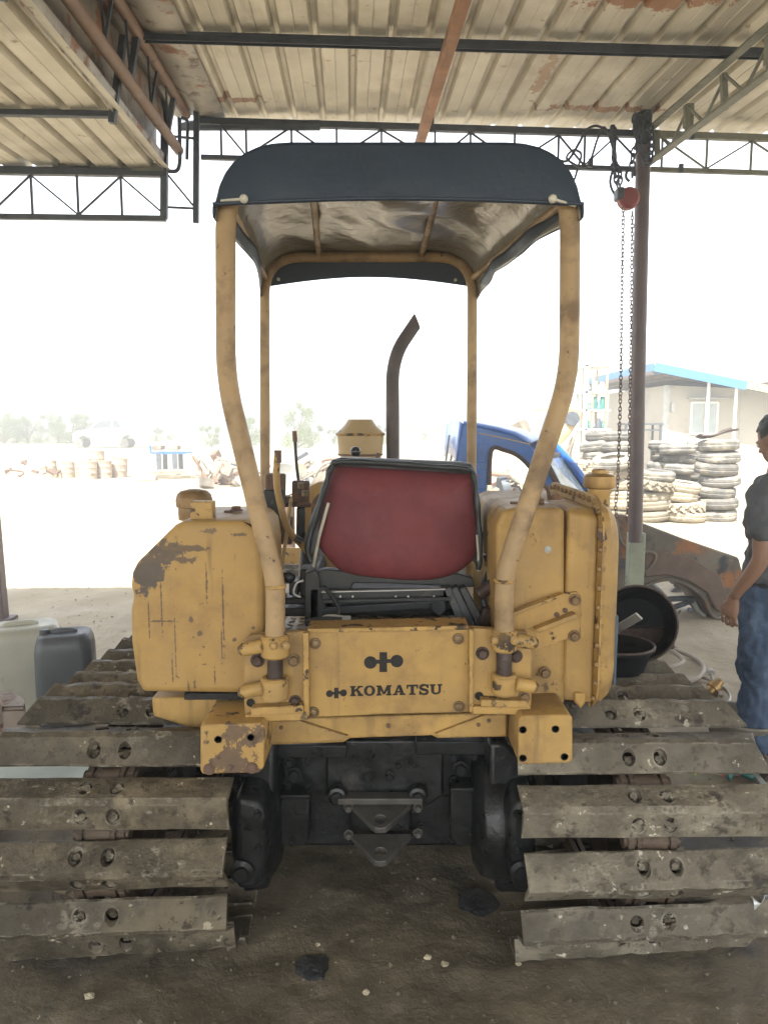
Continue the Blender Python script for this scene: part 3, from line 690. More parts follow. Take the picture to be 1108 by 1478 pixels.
# clothing
def fold(amp, fr):
    return lambda p, n: p+n*(amp*noise.noise(V((p.x*fr, p.y*fr, p.z*fr*.6)))+amp*.5*noise.noise(V((p.x*fr*2.5, p.y*fr*2.5, p.z*fr*1.8+5))))
sv = [(0,0,.86),(0,-.01,1.05),(0,-.02,1.20),(0,-.02,1.34),(0,-.015,1.43),(0,-.005,1.475),
      (-.15,-.015,1.425),(-.215,-.02,1.365),(-.248,-.038,1.26),(-.262,-.048,1.18),(.15,-.015,1.425),(.215,-.02,1.365),(.248,-.038,1.26),(.262,-.048,1.18)]
sr = [(.195,.155),(.182,.142),(.182,.138),(.188,.135),(.118,.095),(.070,.066),.078,.076,.076,.080,.078,.074,.072,.074]
se = [(0,1),(1,2),(2,3),(3,4),(4,5),(4,6),(6,7),(7,8),(8,9),(4,10),(10,11),(11,12),(12,13)]
joined([skin_obj('s', sv, se, sr, 2)], [], .008, 2, 'tee_shirt', m_shirt, man, fold(.024, 13))
jv = [(0,.0,1.03),(0,0,.93),(-.10,0,.84),(-.118,0,.68),(-.122,.012,.48),(-.128,-.008,.28),(-.132,-.01,.10),(.10,0,.84),(.118,.03,.68),(.128,.048,.48),(.138,.02,.28),(.146,.012,.10)]
je = [(0,1),(1,2),(2,3),(3,4),(4,5),(5,6),(1,7),(7,8),(8,9),(9,10),(10,11)]
jr = [(.160,.122),(.168,.132),.112,.100,.084,.078,.078,.112,.100,.084,.078,.078]
joined([skin_obj('j', jv, je, jr, 2)], [], .008, 2, 'jeans', m_jean, man, fold(.026, 13))
bl_ = MB(); ring = [V((.166*cos(a), .128*sin(a)-.002, .955)) for a in [2*pi*i/40 for i in range(40)]]
bl_.tube(ring, .014, 8, closed=True, flat=.6).xf(MP); bl_.build('belt', m_hair, man)
for s_, q in ((-1, lgL[-1]), (1, lgR[-1])):
    b = MB(); x, y = q[0], q[1]
    b.ball((x,y+.06,.045), .13, 20, (.36,1.0,.33)).ball((x,y-.02,.07), .055, 16, (.8,1,1))
    b.box((x,y+.055,.012), (.085,.25,.024)); b.xf(MP); b.build('shoe', m_boltd, man, smooth=60)
# ------------------------------------------------------------------ crawler tractor
XC = -0.02
dz = thing('crawler_tractor', 'yellow crawler tractor seen from behind, with wide swamp tracks, red seat and dark canopy', 'crawler tractor', (XC, 3.3, 0))
def part(name, par=None, loc=(0,0,0)):
    par = par or dz
    o = bpy.data.objects.new(name, None); COL.objects.link(o); o.parent = par; o['_w'] = V(loc)[:]; o.location = V(loc)-V(par['_w']); o.empty_display_size = .05
    return o
# --- one track shoe: wide hipped ridge with four bolt pockets
def shoe_mesh(seed, w2=.385):
    r_ = random.Random(seed)
    N_ = 36; sec = [(-.072,.004),(-.066,.012),(-.011,.058),(.009,.060),(.066,.012),(.072,.004),(.072,-.004),(.0,.045),(-.072,-.004)]
    b = MB(); m = len(sec)
    for i in range(N_+1):
        t = -1+2*i/N_
        for (a, h) in sec:
            k = max(0, min(1, h/.06)); x = t*(w2-(.045 if t < 0 else .004)*k*abs(t))
            j = .005*noise.noise(V((x*9, a*20, seed)))+.006*noise.noise(V((x*2.5, seed*3.3, 1)))
            jj = .008*noise.noise(V((x*22, a*8, seed+5))) if h > .05 else 0
            b.v.append(V((x, a*(1+.03*noise.noise(V((x*6,seed,0)))), h+j+jj)))
    for i in range(N_):
        for k in range(m): b.f.append((i*m+k, i*m+(k+1)%m, (i+1)*m+(k+1)%m, (i+1)*m+k))
    b.f.append(tuple(range(m-1,-1,-1))); b.f.append(tuple(N_*m+k for k in range(m)))
    me = bpy.data.meshes.new('tmp'); me.from_pydata(b.v, [], b.f)
    bm = bmesh.new(); bm.from_mesh(me); bmesh.ops.recalc_face_normals(bm, faces=bm.faces); bm.to_mesh(me); bm.free()
    o = bpy.data.objects.new('tmp', me); COL.objects.link(o)
    c = MB()
    for sx in (-.047, .047):
        for sy in (-.040, .040): c.tube([V((sx, sy, .012)), V((sx, sy*1.0, .10))], .0205, 14)
    cm = bpy.data.meshes.new('cut'); cm.from_pydata(c.v, [], c.f)
    bm = bmesh.new(); bm.from_mesh(cm); bmesh.ops.recalc_face_normals(bm, faces=bm.faces); bm.to_mesh(cm); bm.free()
    co = bpy.data.objects.new('cut', cm); COL.objects.link(co)
    md = o.modifiers.new('b', 'BOOLEAN'); md.operation = 'DIFFERENCE'; md.object = co; md.solver = 'EXACT'
    dg = bpy.context.evaluated_depsgraph_get()
    res = bpy.data.meshes.new_from_object(o.evaluated_get(dg))
    bm = bmesh.new(); bm.from_mesh(res)
    # bolts standing in the pockets, and a plate that closes each pocket
    def addm(mb):
        vs = [bm.verts.new(p) for p in mb.v]
        for f in mb.f:
            try: bm.faces.new([vs[i] for i in f])
            except ValueError: pass
    k = MB()
    for sx in (-.047, .047):
        for sy in (-.040, .040):
            k.box((sx, sy, .008), (.046,.046,.006)); k.tube([V((sx+.003,sy,.010)), V((sx+.003,sy,.028))], .011, 6)
    # crumbs of mud stuck to the faces
    for i in range(170):
        x = r_.uniform(-w2*.9, w2*.9) if i < 45 else r_.gauss(-.1 if seed % 2 else .16, .06); a = r_.uniform(-.05, .05); h = .06-abs(a)*.83
        if abs(x) > w2*.93: continue
        k.ball((x, a, h), r_.uniform(.002,.006)*(1 if i < 45 else 1.7), 6, (1.4, 1, .5))
    addm(k); bmesh.ops.recalc_face_normals(bm, faces=bm.faces); bm.to_mesh(res); bm.free()
    bpy.data.objects.remove(o); bpy.data.objects.remove(co)
    res.shade_smooth(); res.set_sharp_from_angle(angle=radians(28))
    res.name = 'shoe'
    return res
SHM = [shoe_mesh(i) for i in range(4)]
RC = V((0, 2.37, .37)); RAD = .345; FY = 4.75
def path(s):
    "s from the rear-most point; positive goes up and forward. returns y, z, angle of the outward normal"
    q = RAD*pi/2
    if -q <= s <= q: a = pi-s/RAD; return RC.y+RAD*cos(a), RC.z+RAD*sin(a), a
    if s > q:
        d = s-q; return RC.y+d, RC.z+RAD-.055*sin(min(1, d/(FY-RC.y))*pi), pi/2
    d = -s-q; return RC.y+d, RC.z-RAD, -pi/2
PITCHS = .174
for side, xc, ms in (('l', XC-.815, m_shoe), ('r', XC+.808, m_shoeR)):
    tr = part('track', dz, (xc, 3.6, .375))
    rng = random.Random(5 if side == 'l' else 9)
    ms_i = []
    for me in SHM:
        c = me.copy(); c.materials.clear(); c.materials.append(ms); ms_i.append(c)
    s0 = .034 if side == 'l' else .012
    k = -20
    rolls = {}
    while k < 20:
        s = s0+k*PITCHS
        y, z, a = path(s)
        if y < FY+.1:
            o = bpy.data.objects.new('track_shoe', ms_i[k % 4]); COL.objects.link(o); o.parent = tr
            n = V((0, cos(a), sin(a))); tdir = V((0, -sin(a), cos(a)))
            if side == 'l' and k >= 9: pass
            X = V((1,0,0)); R = Matrix((X, n.cross(X), n)).transposed()
            low = max(0, -s)
            tilt = -.042*min(1, max(0, (.30-s)/.5)) + rng.uniform(-.006,.006)
            if s < -.30: tilt -= .03
            if side == 'r': R = R@Matrix.Rotation(pi, 3, 'Z')
            if s < -.36: y -= .05; z -= .012
            R = Matrix.Rotation(tilt, 3, V((0,1,0)))@Matrix.Rotation(rng.uniform(-.025,.025), 3, 'X')@R
            o.matrix_local = Matrix.Translation(V((xc+rng.uniform(-.006,.006)+(.03 if side=='l' and s>.55 and s<.62 else 0), y, z+rng.uniform(-.004,.004)+(.012 if s < -.6 else 0)))-V(tr['_w']))@R.to_4x4()
            o['_w'] = (xc, y, z)
        k += 1
    # link chain, sprocket, idler, rollers, frame
    b = MB(); k = -20
    while k < 20:
        s = s0+k*PITCHS
        for dx in (-.062, -.035, .035, .062):
            y0, z0, a0 = path(s-PITCHS*.52); y1, z1, a1 = path(s+PITCHS*.52)
            if y1 > FY+.1: continue
            n0 = V((0,cos(a0),sin(a0))); n1 = V((0,cos(a1),sin(a1)))
            b.prism([V((xc+dx-.009,y0,z0))-n0*.003, V((xc+dx+.009,y0,z0))-n0*.003, V((xc+dx+.009,y0,z0))-n0*.062, V((xc+dx-.009,y0,z0))-n0*.062],
                    [V((xc+dx-.009,y1,z1))-n1*.003, V((xc+dx+.009,y1,z1))-n1*.003, V((xc+dx+.009,y1,z1))-n1*.062, V((xc+dx-.009,y1,z1))-n1*.062])
        y, z, a = path(s+PITCHS/2); n = V((0,cos(a),sin(a)))
        c = V((xc,y,z))-n*.032
        if y < FY: b.cyl(c-V((.082,0,0)), c+V((.082,0,0)), .022, 12).cyl(c-V((.03,0,0)), c+V((.03,0,0)), .031, 12)
        k += 1
    b.build('track_chain', m_chain, tr)
    b = MB(); pr = []
    for i in range(44):
        a = 2*pi*i/44; r = .285 if i % 4 in (0,1) else .245
        pr.append(V((0, cos(a)*r, sin(a)*r)))
    c = V((xc, RC.y, RC.z)); b.prism([c+p-V((.022,0,0)) for p in pr], [c+p+V((.022,0,0)) for p in pr])
    b.cyl(c-V((.07,0,0)), c+V((.07,0,0)), .14, 24).build('sprocket', m_chain, tr, bevel=.004)
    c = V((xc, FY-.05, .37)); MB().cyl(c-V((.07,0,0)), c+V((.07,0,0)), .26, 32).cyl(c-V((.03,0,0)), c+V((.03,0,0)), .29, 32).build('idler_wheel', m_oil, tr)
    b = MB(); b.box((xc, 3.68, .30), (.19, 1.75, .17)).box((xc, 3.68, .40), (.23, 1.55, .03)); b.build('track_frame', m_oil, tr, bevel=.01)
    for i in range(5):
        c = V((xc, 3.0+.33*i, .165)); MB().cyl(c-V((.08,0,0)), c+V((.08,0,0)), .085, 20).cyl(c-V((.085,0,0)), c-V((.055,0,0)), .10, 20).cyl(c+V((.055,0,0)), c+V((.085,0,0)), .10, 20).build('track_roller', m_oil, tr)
    # final drive case between hull and track
    sg = 1 if side == 'l' else -1
    fx = xc+sg*(.385+.045)
    c0 = V((fx-sg*.045, 2.36, .385))
    fd = part('final_drive', dz, c0)
    prof = [(.0,-.03),(.17,-.03),(.20,.0),(.205,.04),(.195,.085),(.16,.105),(.10,.11),(0,.11)]
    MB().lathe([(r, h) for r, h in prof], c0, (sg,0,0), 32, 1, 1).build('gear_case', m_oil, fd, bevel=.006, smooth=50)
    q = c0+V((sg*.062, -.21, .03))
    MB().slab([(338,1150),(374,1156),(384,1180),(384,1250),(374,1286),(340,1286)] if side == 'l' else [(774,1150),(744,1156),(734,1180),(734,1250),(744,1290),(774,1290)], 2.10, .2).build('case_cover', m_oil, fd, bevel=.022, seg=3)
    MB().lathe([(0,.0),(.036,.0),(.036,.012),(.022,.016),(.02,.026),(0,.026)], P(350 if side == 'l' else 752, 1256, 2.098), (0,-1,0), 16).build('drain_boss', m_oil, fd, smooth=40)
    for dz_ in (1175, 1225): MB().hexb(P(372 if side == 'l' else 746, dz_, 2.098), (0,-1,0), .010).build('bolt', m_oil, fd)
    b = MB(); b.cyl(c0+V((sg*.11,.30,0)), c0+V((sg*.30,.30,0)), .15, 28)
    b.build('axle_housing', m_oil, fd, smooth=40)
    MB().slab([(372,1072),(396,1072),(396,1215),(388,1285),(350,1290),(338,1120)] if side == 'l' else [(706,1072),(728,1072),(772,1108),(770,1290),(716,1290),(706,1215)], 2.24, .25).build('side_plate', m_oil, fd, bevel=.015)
# --- rear housing
YH = 2.42
hs = part('rear_housing', dz, (XC, 2.9, .5))
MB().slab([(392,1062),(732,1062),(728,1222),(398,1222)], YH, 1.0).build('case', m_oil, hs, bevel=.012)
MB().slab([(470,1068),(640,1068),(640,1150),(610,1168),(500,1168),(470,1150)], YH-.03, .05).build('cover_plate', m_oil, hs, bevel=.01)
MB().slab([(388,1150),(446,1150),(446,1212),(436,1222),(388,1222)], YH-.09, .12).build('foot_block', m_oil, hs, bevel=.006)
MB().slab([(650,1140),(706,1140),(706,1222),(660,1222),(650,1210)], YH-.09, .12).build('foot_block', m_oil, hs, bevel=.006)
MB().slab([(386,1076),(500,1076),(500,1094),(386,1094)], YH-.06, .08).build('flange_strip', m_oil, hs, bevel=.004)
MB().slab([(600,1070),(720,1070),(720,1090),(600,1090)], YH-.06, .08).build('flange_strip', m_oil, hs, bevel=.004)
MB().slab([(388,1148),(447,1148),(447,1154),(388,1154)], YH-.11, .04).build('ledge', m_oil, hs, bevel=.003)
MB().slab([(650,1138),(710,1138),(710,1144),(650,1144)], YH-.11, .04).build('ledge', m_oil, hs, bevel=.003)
for (px, py, r) in ((418,1100,.012),(445,1098,.012),(424,1118,.020),(414,1134,.012),(444,1134,.012),(432,1083,.010),(512,1095,.010),(530,1122,.012),(563,1120,.012),(575,1104,.010),(654,1092,.012),(684,1091,.012),(664,1109,.020),(684,1126,.012),(655,1127,.012),(612,1070,.010),(664,1075,.012),(500,1168,.010),(406,1163,.010),(432,1162,.010),(664,1152,.010),(503,1205,.012),(598,1203,.012),(598,1168,.012),(400,1206,.008),(438,1206,.008),(690,1152,.010),(694,1196,.010)):
    MB().hexb(P(px, py, YH-.035), (0,-1,0), r, r*1.1).build('bolt', m_oil, hs)
for px in (487, 602):
    c = P(px, 1144, YH-.04); MB().lathe([(0,0),(.030,0),(.034,.012),(.030,.03),(.02,.034),(.018,.044),(0,.044)], c, (0,-1,0), 20).build('plug', m_oil, hs, smooth=40)
# drawbar clevis: two horizontal tongues, each with a pin hole
db = part('drawbar', dz, P(547, 1180, 2.3))
def tongue(z, y0, wtop, ln, wt, hole=True):
    cx_ = P(549, 1180, 2.3).x
    out = [V((cx_-wtop, y0, z)), V((cx_-wt, y0-ln*.86, z)), V((cx_-wt*.62, y0-ln*.97, z)), V((cx_, y0-ln, z)), V((cx_+wt*.62, y0-ln*.97, z)), V((cx_+wt, y0-ln*.86, z)), V((cx_+wtop, y0, z))]
    b = MB()
    hc = V((cx_, y0-ln*.66, z)); m = 18
    # plate with a round hole: ring of quads between the hole and the outline
    def onout(a):
        d = V((cos(a), sin(a), 0)); best = None
        for i in range(len(out)):
            p, q = out[i], out[(i+1) % len(out)]; e = q-p
            den = d.x*e.y-d.y*e.x
            if abs(den) < 1e-9: continue
            t = ((p.x-hc.x)*e.y-(p.y-hc.y)*e.x)/den; u = ((p.x-hc.x)*d.y-(p.y-hc.y)*d.x)/den
            if t > 0 and -1e-6 <= u <= 1+1e-6 and (best is None or t < best): best = t
        return hc+d*(best or .02)
    angs = sorted([2*pi*i/m for i in range(m)]+[atan2(p.y-hc.y, p.x-hc.x) % (2*pi) for p in out])
    n = len(angs)
    for zz in (0, -.022):
        for a in angs: b.v.append(onout(a)+V((0,0,zz)))
        for a in angs: b.v.append(hc+V((cos(a)*.020, sin(a)*.020, zz)))
    for i in range(n):
        j = (i+1) % n
        b.f += [(i,j,n+j,n+i), (2*n+j,2*n+i,3*n+i,3*n+j), (i,2*n+i,2*n+j,j), (n+i,n+j,3*n+j,3*n+i)]
    return b
# tilt: plates slope slightly down towards the viewer so their faces show
def tilted(b, piv, ang):
    M_ = Matrix.Translation(piv)@Matrix.Rotation(ang, 4, 'X')@Matrix.Translation(-piv); return b.xf(M_)
pz1 = P(549, 1160, 2.36); pz2 = P(549, 1203, 2.36)
tilted(tongue(pz1.z, 2.37, .112, .125, .03), pz1, radians(12)).build('upper_tongue', m_draw, db, bevel=.003)
tilted(tongue(pz2.z, 2.36, .105, .125, .03), pz2, radians(12)).build('lower_tongue', m_draw, db, bevel=.003)
MB().slab([(487,1153),(610,1153),(610,1162),(487,1162)], 2.33, .05).build('cross_plate', m_draw, db, bevel=.003)
MB().slab([(505,1160),(592,1160),(592,1200),(505,1200)], 2.385, .03).build('back_block', m_oil, db, bevel=.006)
for px, py in ((603,1165),(603,1202),(503,1165),(503,1204)): MB().hexb(P(px,py,2.34), (0,-1,0), .012, .02).build('bolt', m_draw, db)

# --- yellow rear plate with lettering
YP = 2.17
rp = part('rear_plate', dz, P(560, 970, YP))
MB().slab([(443,912),(560,910),(676,907),(677,1028),(560,1031),(446,1036)], YP, .012).build('name_plate', m_yel, rp, bevel=.003)
MB().slab([(443,908),(676,903),(677,909),(443,914)], YP-.004, .10).build('top_edge', m_yelworn, rp, bevel=.002)
for px, py in ((455,929),(661,922),(452,1028),(662,1020)): MB().hexb(P(px,py,YP-.003), (0,-1,0), .013, .010).build('bolt', m_gold, rp)
# emblem: disc - bar - disc
def disc(px, py, rpx, Y=YP):
    c = P(px, py, Y); s_ = (P(px+1,py,Y)-c).length*rpx
    b.tube([c+V((0,-.0022,0)), c+V((0,.003,0))], s_, 28)
def rect(x0, y0, x1, y1, Y=YP): b.slab([(x0,y0),(x1,y0),(x1,y1),(x0,y1)], Y-.0022, .004)
b = MB(); disc(534.5,956,9.2); disc(572.5,954,9.2); rect(547.5,941.5,558.5,970); b.slab([(536,952.5),(548,952.5),(548,958),(536,958)], YP-.0018, .004); b.slab([(558,951.5),(571,951.5),(571,957),(558,957)], YP-.0018, .004)
b.build('emblem', m_ink, rp, smooth=30); b = MB(); disc(475.5,1001,5.0); disc(495.5,1000,5.0); rect(482.3,993,488.3,1008); b.slab([(476,999),(483,999),(483,1002.5),(476,1002.5)], YP-.0018, .004); b.slab([(488,998),(495,998),(495,1001.5),(488,1001.5)], YP-.0018, .004)
b.build('emblem', m_ink, rp, smooth=30)
def letters(word, x0, y0, x1, y1, yslope, Y, par):
    "slab-serif capitals drawn as polygons, in cells of the photographed line of text"
    wd = {'M':1.35,'K':1.12,'O':1.0,'A':1.12,'T':1.0,'S':.86,'U':1.08}
    tot = sum(wd[c] for c in word)+.10*(len(word)-1); b = MB(); x = 0; u = (x1-x0)/tot
    lay = [0]
    def poly(pts, ox, w):
        lay[0] += 1
        q = [(x0+(ox+p[0]*w)*u, y0+(1-p[1])*(y1-y0)+yslope*(x0+(ox+p[0]*w)*u-x0)) for p in pts]
        b.slab(q, Y-.0018-.00002*(lay[0] % 9), .003)
    for ch in word:
        w = wd[ch]
        R = lambda a, c, d, e: poly([(a,c),(d,c),(d,e),(a,e)], x, w)
        if ch == 'K':
            R(.10,0,.36,1); R(0,0,.46,.14); R(0,.86,.46,1); poly([(.36,.40),(.36,.60),(.70,.95),(.92,.95)], x, w); poly([(.45,.55),(.62,.70),(1.0,.06),(.72,.06)], x, w); R(.60,.86,1,1); R(.60,0,1.04,.14)
        if ch == 'M':
            R(.08,0,.27,1); R(.73,0,.92,1); R(0,0,.36,.14); R(.64,0,1,.14); R(0,.86,.22,1); R(.78,.86,1,1); poly([(.08,1),(.30,1),(.55,.2),(.45,.1)], x, w); poly([(.92,1),(.70,1),(.45,.2),(.55,.1)], x, w)
        if ch == 'A':
            poly([(.10,.05),(.24,.05),(.56,1),(.40,1)], x, w); poly([(.62,.05),(.92,.05),(.62,1),(.40,1)], x, w); R(.25,.26,.75,.40); R(0,0,.38,.14); R(.54,0,1,.14)
        if ch == 'T':
            R(.36,0,.64,1); R(0,.84,1,1); R(0,.62,.13,.9); R(.87,.62,1,.9); R(.22,0,.78,.14)
        if ch == 'U':
            R(.08,.3,.34,1); R(.70,.3,.88,1); R(0,.86,.44,1); R(.60,.86,1,1)
            n = 10
            for i in range(n):
                a0, a1 = pi+pi*i/n, pi+pi*(i+1)/n
                poly([(.48+.40*cos(a0), .34+.36*sin(a0)), (.48+.40*cos(a1), .34+.36*sin(a1)), (.50+.2*cos(a1), .36+.2*sin(a1)), (.50+.2*cos(a0), .36+.2*sin(a0))], x, w)
        if ch == 'O':
            n = 22
            for i in range(n):
                a0, a1 = 2*pi*i/n, 2*pi*(i+1)/n
                poly([(.5+.5*cos(a0), .5+.52*sin(a0)), (.5+.5*cos(a1), .5+.52*sin(a1)), (.5+.22*cos(a1), .5+.36*sin(a1)), (.5+.22*cos(a0), .5+.36*sin(a0))], x, w)
        if ch == 'S':
            cl = spline([V((.88,.72,0)),(.72,.92,0),(.45,.95,0),(.16,.82,0),(.18,.60,0),(.5,.5,0),(.84,.38,0),(.84,.16,0),(.55,.04,0),(.25,.08,0),(.10,.28,0)], 3)
            for i in range(len(cl)-1):
                p, q = cl[i], cl[i+1]; d = (q-p).normalized(); nn = V((-d.y, d.x, 0))*(.09 if i % 30 < 6 or i > 22 else .13)
                poly([(p.x+nn.x,p.y+nn.y),(q.x+nn.x,q.y+nn.y),(q.x-nn.x,q.y-nn.y),(p.x-nn.x,p.y-nn.y)], x, w)
            R(.82,.64,.97,1); R(0,.0,.15,.36)
        x += w+.10
    return b.build('lettering', m_ink, par, smooth=0, weld=False)
letters('KOMATSU', 505, 990.5, 638, 1005, -.022, YP, rp)
# side mounting plates with pin clamps
for sd, pts, cx_, ring_x in ((0, [(352,925),(360,917),(440,911),(442,1037),(354,1040),(352,1010)], 397, -1), (1, [(677,906),(760,912),(768,935),(766,1030),(678,1030)], 727, 1)):
    mp_ = part('mounting_plate', dz, P(cx_, 970, YP-.02))
    MB().slab(pts, YP-.02, .03).build('plate', m_yel, mp_, bevel=.003)
    if sd == 0:
        MB().slab([(437,914),(445,914),(446,1034),(438,1035)], YP-.035, .03).build('edge_rib', m_yelworn, mp_, bevel=.002)
        lb = [(362,1022),(438,1018),(438,1030),(362,1034)]; l2 = [(354,1032),(444,1028),(444,1040),(354,1043)]
        uc, lc = (932, 16), (993, 16); cr = .041; lug = (350, 362)
    else:
        MB().slab([(677,908),(683,908),(683,1028),(677,1028)], YP-.035, .03).build('edge_rib', m_yelworn, mp_, bevel=.002)
        lb = [(694,1010),(762,1012),(765,1022),(694,1020)]; l2 = [(682,1020),(766,1021),(766,1032),(682,1031)]
        uc, lc = (924, 15), (987, 15); cr = .037; lug = (770, 758)
    MB().slab(lb, YP-.055, .05).build('ledge', m_yelworn, mp_, bevel=.003)
    MB().slab(l2, YP-.04, .04).build('ledge', m_yelworn, mp_, bevel=.003)
    YC = YP-.05
    ptop, pbot = P(cx_, 905, YC), P(cx_, 1003, YC)
    MB().cyl(P(cx_,906,YC), P(cx_,1000,YC), .0235, 24).build('pin', mat('dull pin steel', (.09,.07,.065), rough=.35, metal=.5, var=.3, vs=20) if sd == 0 else bpy.data.materials['dull pin steel'], mp_, bevel=.002)
    for (cy_, hh) in (uc, lc):
        a = P(cx_, cy_-hh, YC); c = P(cx_, cy_+hh, YC); tl = (a-c).length
        cl = part('clamp', mp_, P(cx_, cy_, YC))
        b = MB(); b.lathe([(cr*.86,0),(cr,.006),(cr,tl-.006),(cr*.86,tl),(.024,tl),(.024,0)], V((c.x, YC, c.z)), (0,0,1), 28)
        b.build('clamp_ring', m_yelworn, cl, smooth=40)
        e0_ = P(cx_+(ring_x)*16, cy_, YC-.015); e1_ = P(lug[0], cy_+(6 if sd==0 else 4), YC-.005)
        MB().tube([e0_, e1_], .020, 16).build('clamp_lug', m_yelworn, cl, bevel=.003)
        MB().hexb(e1_, (e1_-e0_), .013, .012).build('bolt', m_gold, cl)
        if cy_ < 950: MB().hexb(P(cx_+(-2 if sd==0 else -14), cy_, YC-cr), (0,-1,0), .010, .008).build('bolt', m_yelworn, cl); MB().hexb(P(cx_+15, cy_, YC-cr+.008), (.3,-1,0), .010, .008).build('bolt', m_yelworn, cl)
    bl = ((372,953,.016,m_boltd),(424,953,.015,m_gold),(426,1012,.014,m_boltd)) if sd == 0 else ((696,943,.015,m_boltd),(744,947,.015,m_boltd),(756,1006,.014,m_gold))
    for px, py, r, mm in bl: MB().hexb(P(px,py,YP-.022), (0,-1,0), r, .014).build('bolt', mm, mp_)
    for px, py in (((362,1014),(352,1000)) if sd == 0 else ((691,1004),(728,1013))):
        if px > 355: MB().lathe([(0,.0),(.012,.0),(.013,.003),(.009,.003),(.008,-.004)], P(px,py,YP-.022), (0,-1,0), 16).build('bolt_hole', m_hole, mp_, smooth=40)
# --- roll bar hoops
YR = 2.17
rc = part('canopy', dz, P(573, 250, 2.7))
rp_ = [P(397,918,YC), P(398,838,YR-.04), P(386,770,YR-.02), P(326,556,YR), P(327,300,YR)]
zt = P(570, 231, YR).z
hoop = [P(397,918,YC), P(398,842,YC), P(326,548,YR), V((P(327,300,YR).x, YR, zt)), V((P(821,300,YR).x, YR, zt)), P(821,543,YR), P(727,832,YC), P(727,912,YC)]
fr = part('roll_bar', dz, P(573, 500, YR))
# separate corner radii: tight at the knees, wide at the top
def hoop_path(pts, rads):
    out = [V(pts[0])]
    for i in range(1, len(pts)-1):
        a, b, c = V(pts[i-1]), V(pts[i]), V(pts[i+1]); r = rads[i]
        p, q = b+(a-b).normalized()*r, b+(c-b).normalized()*r
        for k in range(9):
            t = k/8; out.append(p*(1-t)**2+b*2*t*(1-t)+q*t*t)
    out.append(V(pts[-1])); return out
MB().tube(hoop_path(hoop, [0,.05,.10,.19,.19,.10,.05,0]), .0285, 22).build('rear_hoop', m_pipe, fr, smooth=50)
YF = 3.30
zf_ = P(540, 371, YF).z
fl, frt = P(383,420,YF), P(681,412,YF)
fh = [V((P(381,900,YF).x+.01, YF, 1.0)), V((fl.x, YF, zf_)), V((frt.x, YF, zf_)), V((P(679,860,YF).x, YF, 1.0))]
MB().tube(hoop_path(fh, [0,.16,.16,0]), .0215, 18).build('front_hoop', m_pipe, fr, smooth=50)
for pxr, pxf in ((447,460),(645,608)):
    MB().cyl(V((P(pxr,250,YR).x, YR, zt+.005)), V((P(pxf,371,YF).x, YF, zf_+.005)), .012, 10).build('roof_stay', m_pipe, fr)
for (sx, px1, px2) in ((0,327,383),(1,821,681)):
    MB().cyl(V((P(px1,300,YR).x, YR, zt-.10)), V((P(px2,420,YF).x, YF, zf_-.09)), .013, 10).build('side_stay', m_pipe, fr)
# weld collar on the left leg
for q in ((P(398,846,YC)),(P(727,838,YC))): MB().lathe([(.0285,-.006),(.031,-.003),(.031,.003),(.0285,.006)], q, (0,0,1), 20).build('weld_collar', m_yelworn, fr)
# canopy cloth
xL, xR = P(327,300,YR).x, P(821,300,YR).x
def section(t, out=.019):
    "outline of the cloth over the hoops at the fraction t from rear to front, 0..1 along it"
    xl_ = xL*(1-t)+fl.x*t-out; xr_ = xR*(1-t)+frt.x*t+out
    ztop = (zt+.034)*(1-t)+(zf_+.028)*t
    zlow = P(570,297,YR).z*(1-t)+P(540,416,YF).z*t
    pts = [V((xl_-.006,0,zlow)), V((xl_,0,ztop)), V((xr_,0,ztop)), V((xr_+.006,0,zlow))]
    return hoop_path(pts, [0,.205,.205,0]), ztop
NU = 120
def resamp(pl, n):
    L_ = [0]
    for i in range(len(pl)-1): L_.append(L_[-1]+(pl[i+1]-pl[i]).length)
    out = []; j = 0
    for i in range(n+1):
        s_ = L_[-1]*i/n
        while j < len(L_)-2 and L_[j+1] < s_: j += 1
        f = (s_-L_[j])/max(1e-9, L_[j+1]-L_[j]); out.append(pl[j].lerp(pl[j+1], min(1,f)))
    return out
NV = 70
secs = []
for j in range(NV+1):
    t = j/NV; sct, ztop = section(t); sct = resamp(sct, NU); row = []
    y = YR-.035+(YF-YR+.065)*t
    for i, q in enumerate(sct):
        u = i/NU; c = sin(pi*t)
        mid = max(0, 1-abs(u-.5)*3.1)
        wr = .030*noise.noise(V((u*3.5+t*1.5, t*2.2-u*1.5, 2)))+.010*noise.noise(V((u*12-t*9, t*2+u*1.5, 5)))
        ri = .012*abs(sin(6.0*pi*(u-.35*t)+1))**3*sin(pi*t)
        q2 = V((q.x, y, q.z-.035*c*mid+(wr-ri)*c*(.4+mid)))
        side = max(0, abs(u-.5)-.36)/.14
        q2.x += (1 if u < .5 else -1)*(.05*c+.03*noise.noise(V((t*5,u*9,8)))*c)*side
        q2.z += .04*c*max(0, side-.3)
        row.append(q2)
    secs.append(row)
cl = MB()
for row in secs: cl.v += row
for j in range(NV):
    for i in range(NU): cl.f.append((j*(NU+1)+i, j*(NU+1)+i+1, (j+1)*(NU+1)+i+1, (j+1)*(NU+1)+i))
cloth = cl.build('roof_cloth', m_canvas, rc, smooth=180, weld=False, solid=.003)
cloth.data.materials.append(m_under)
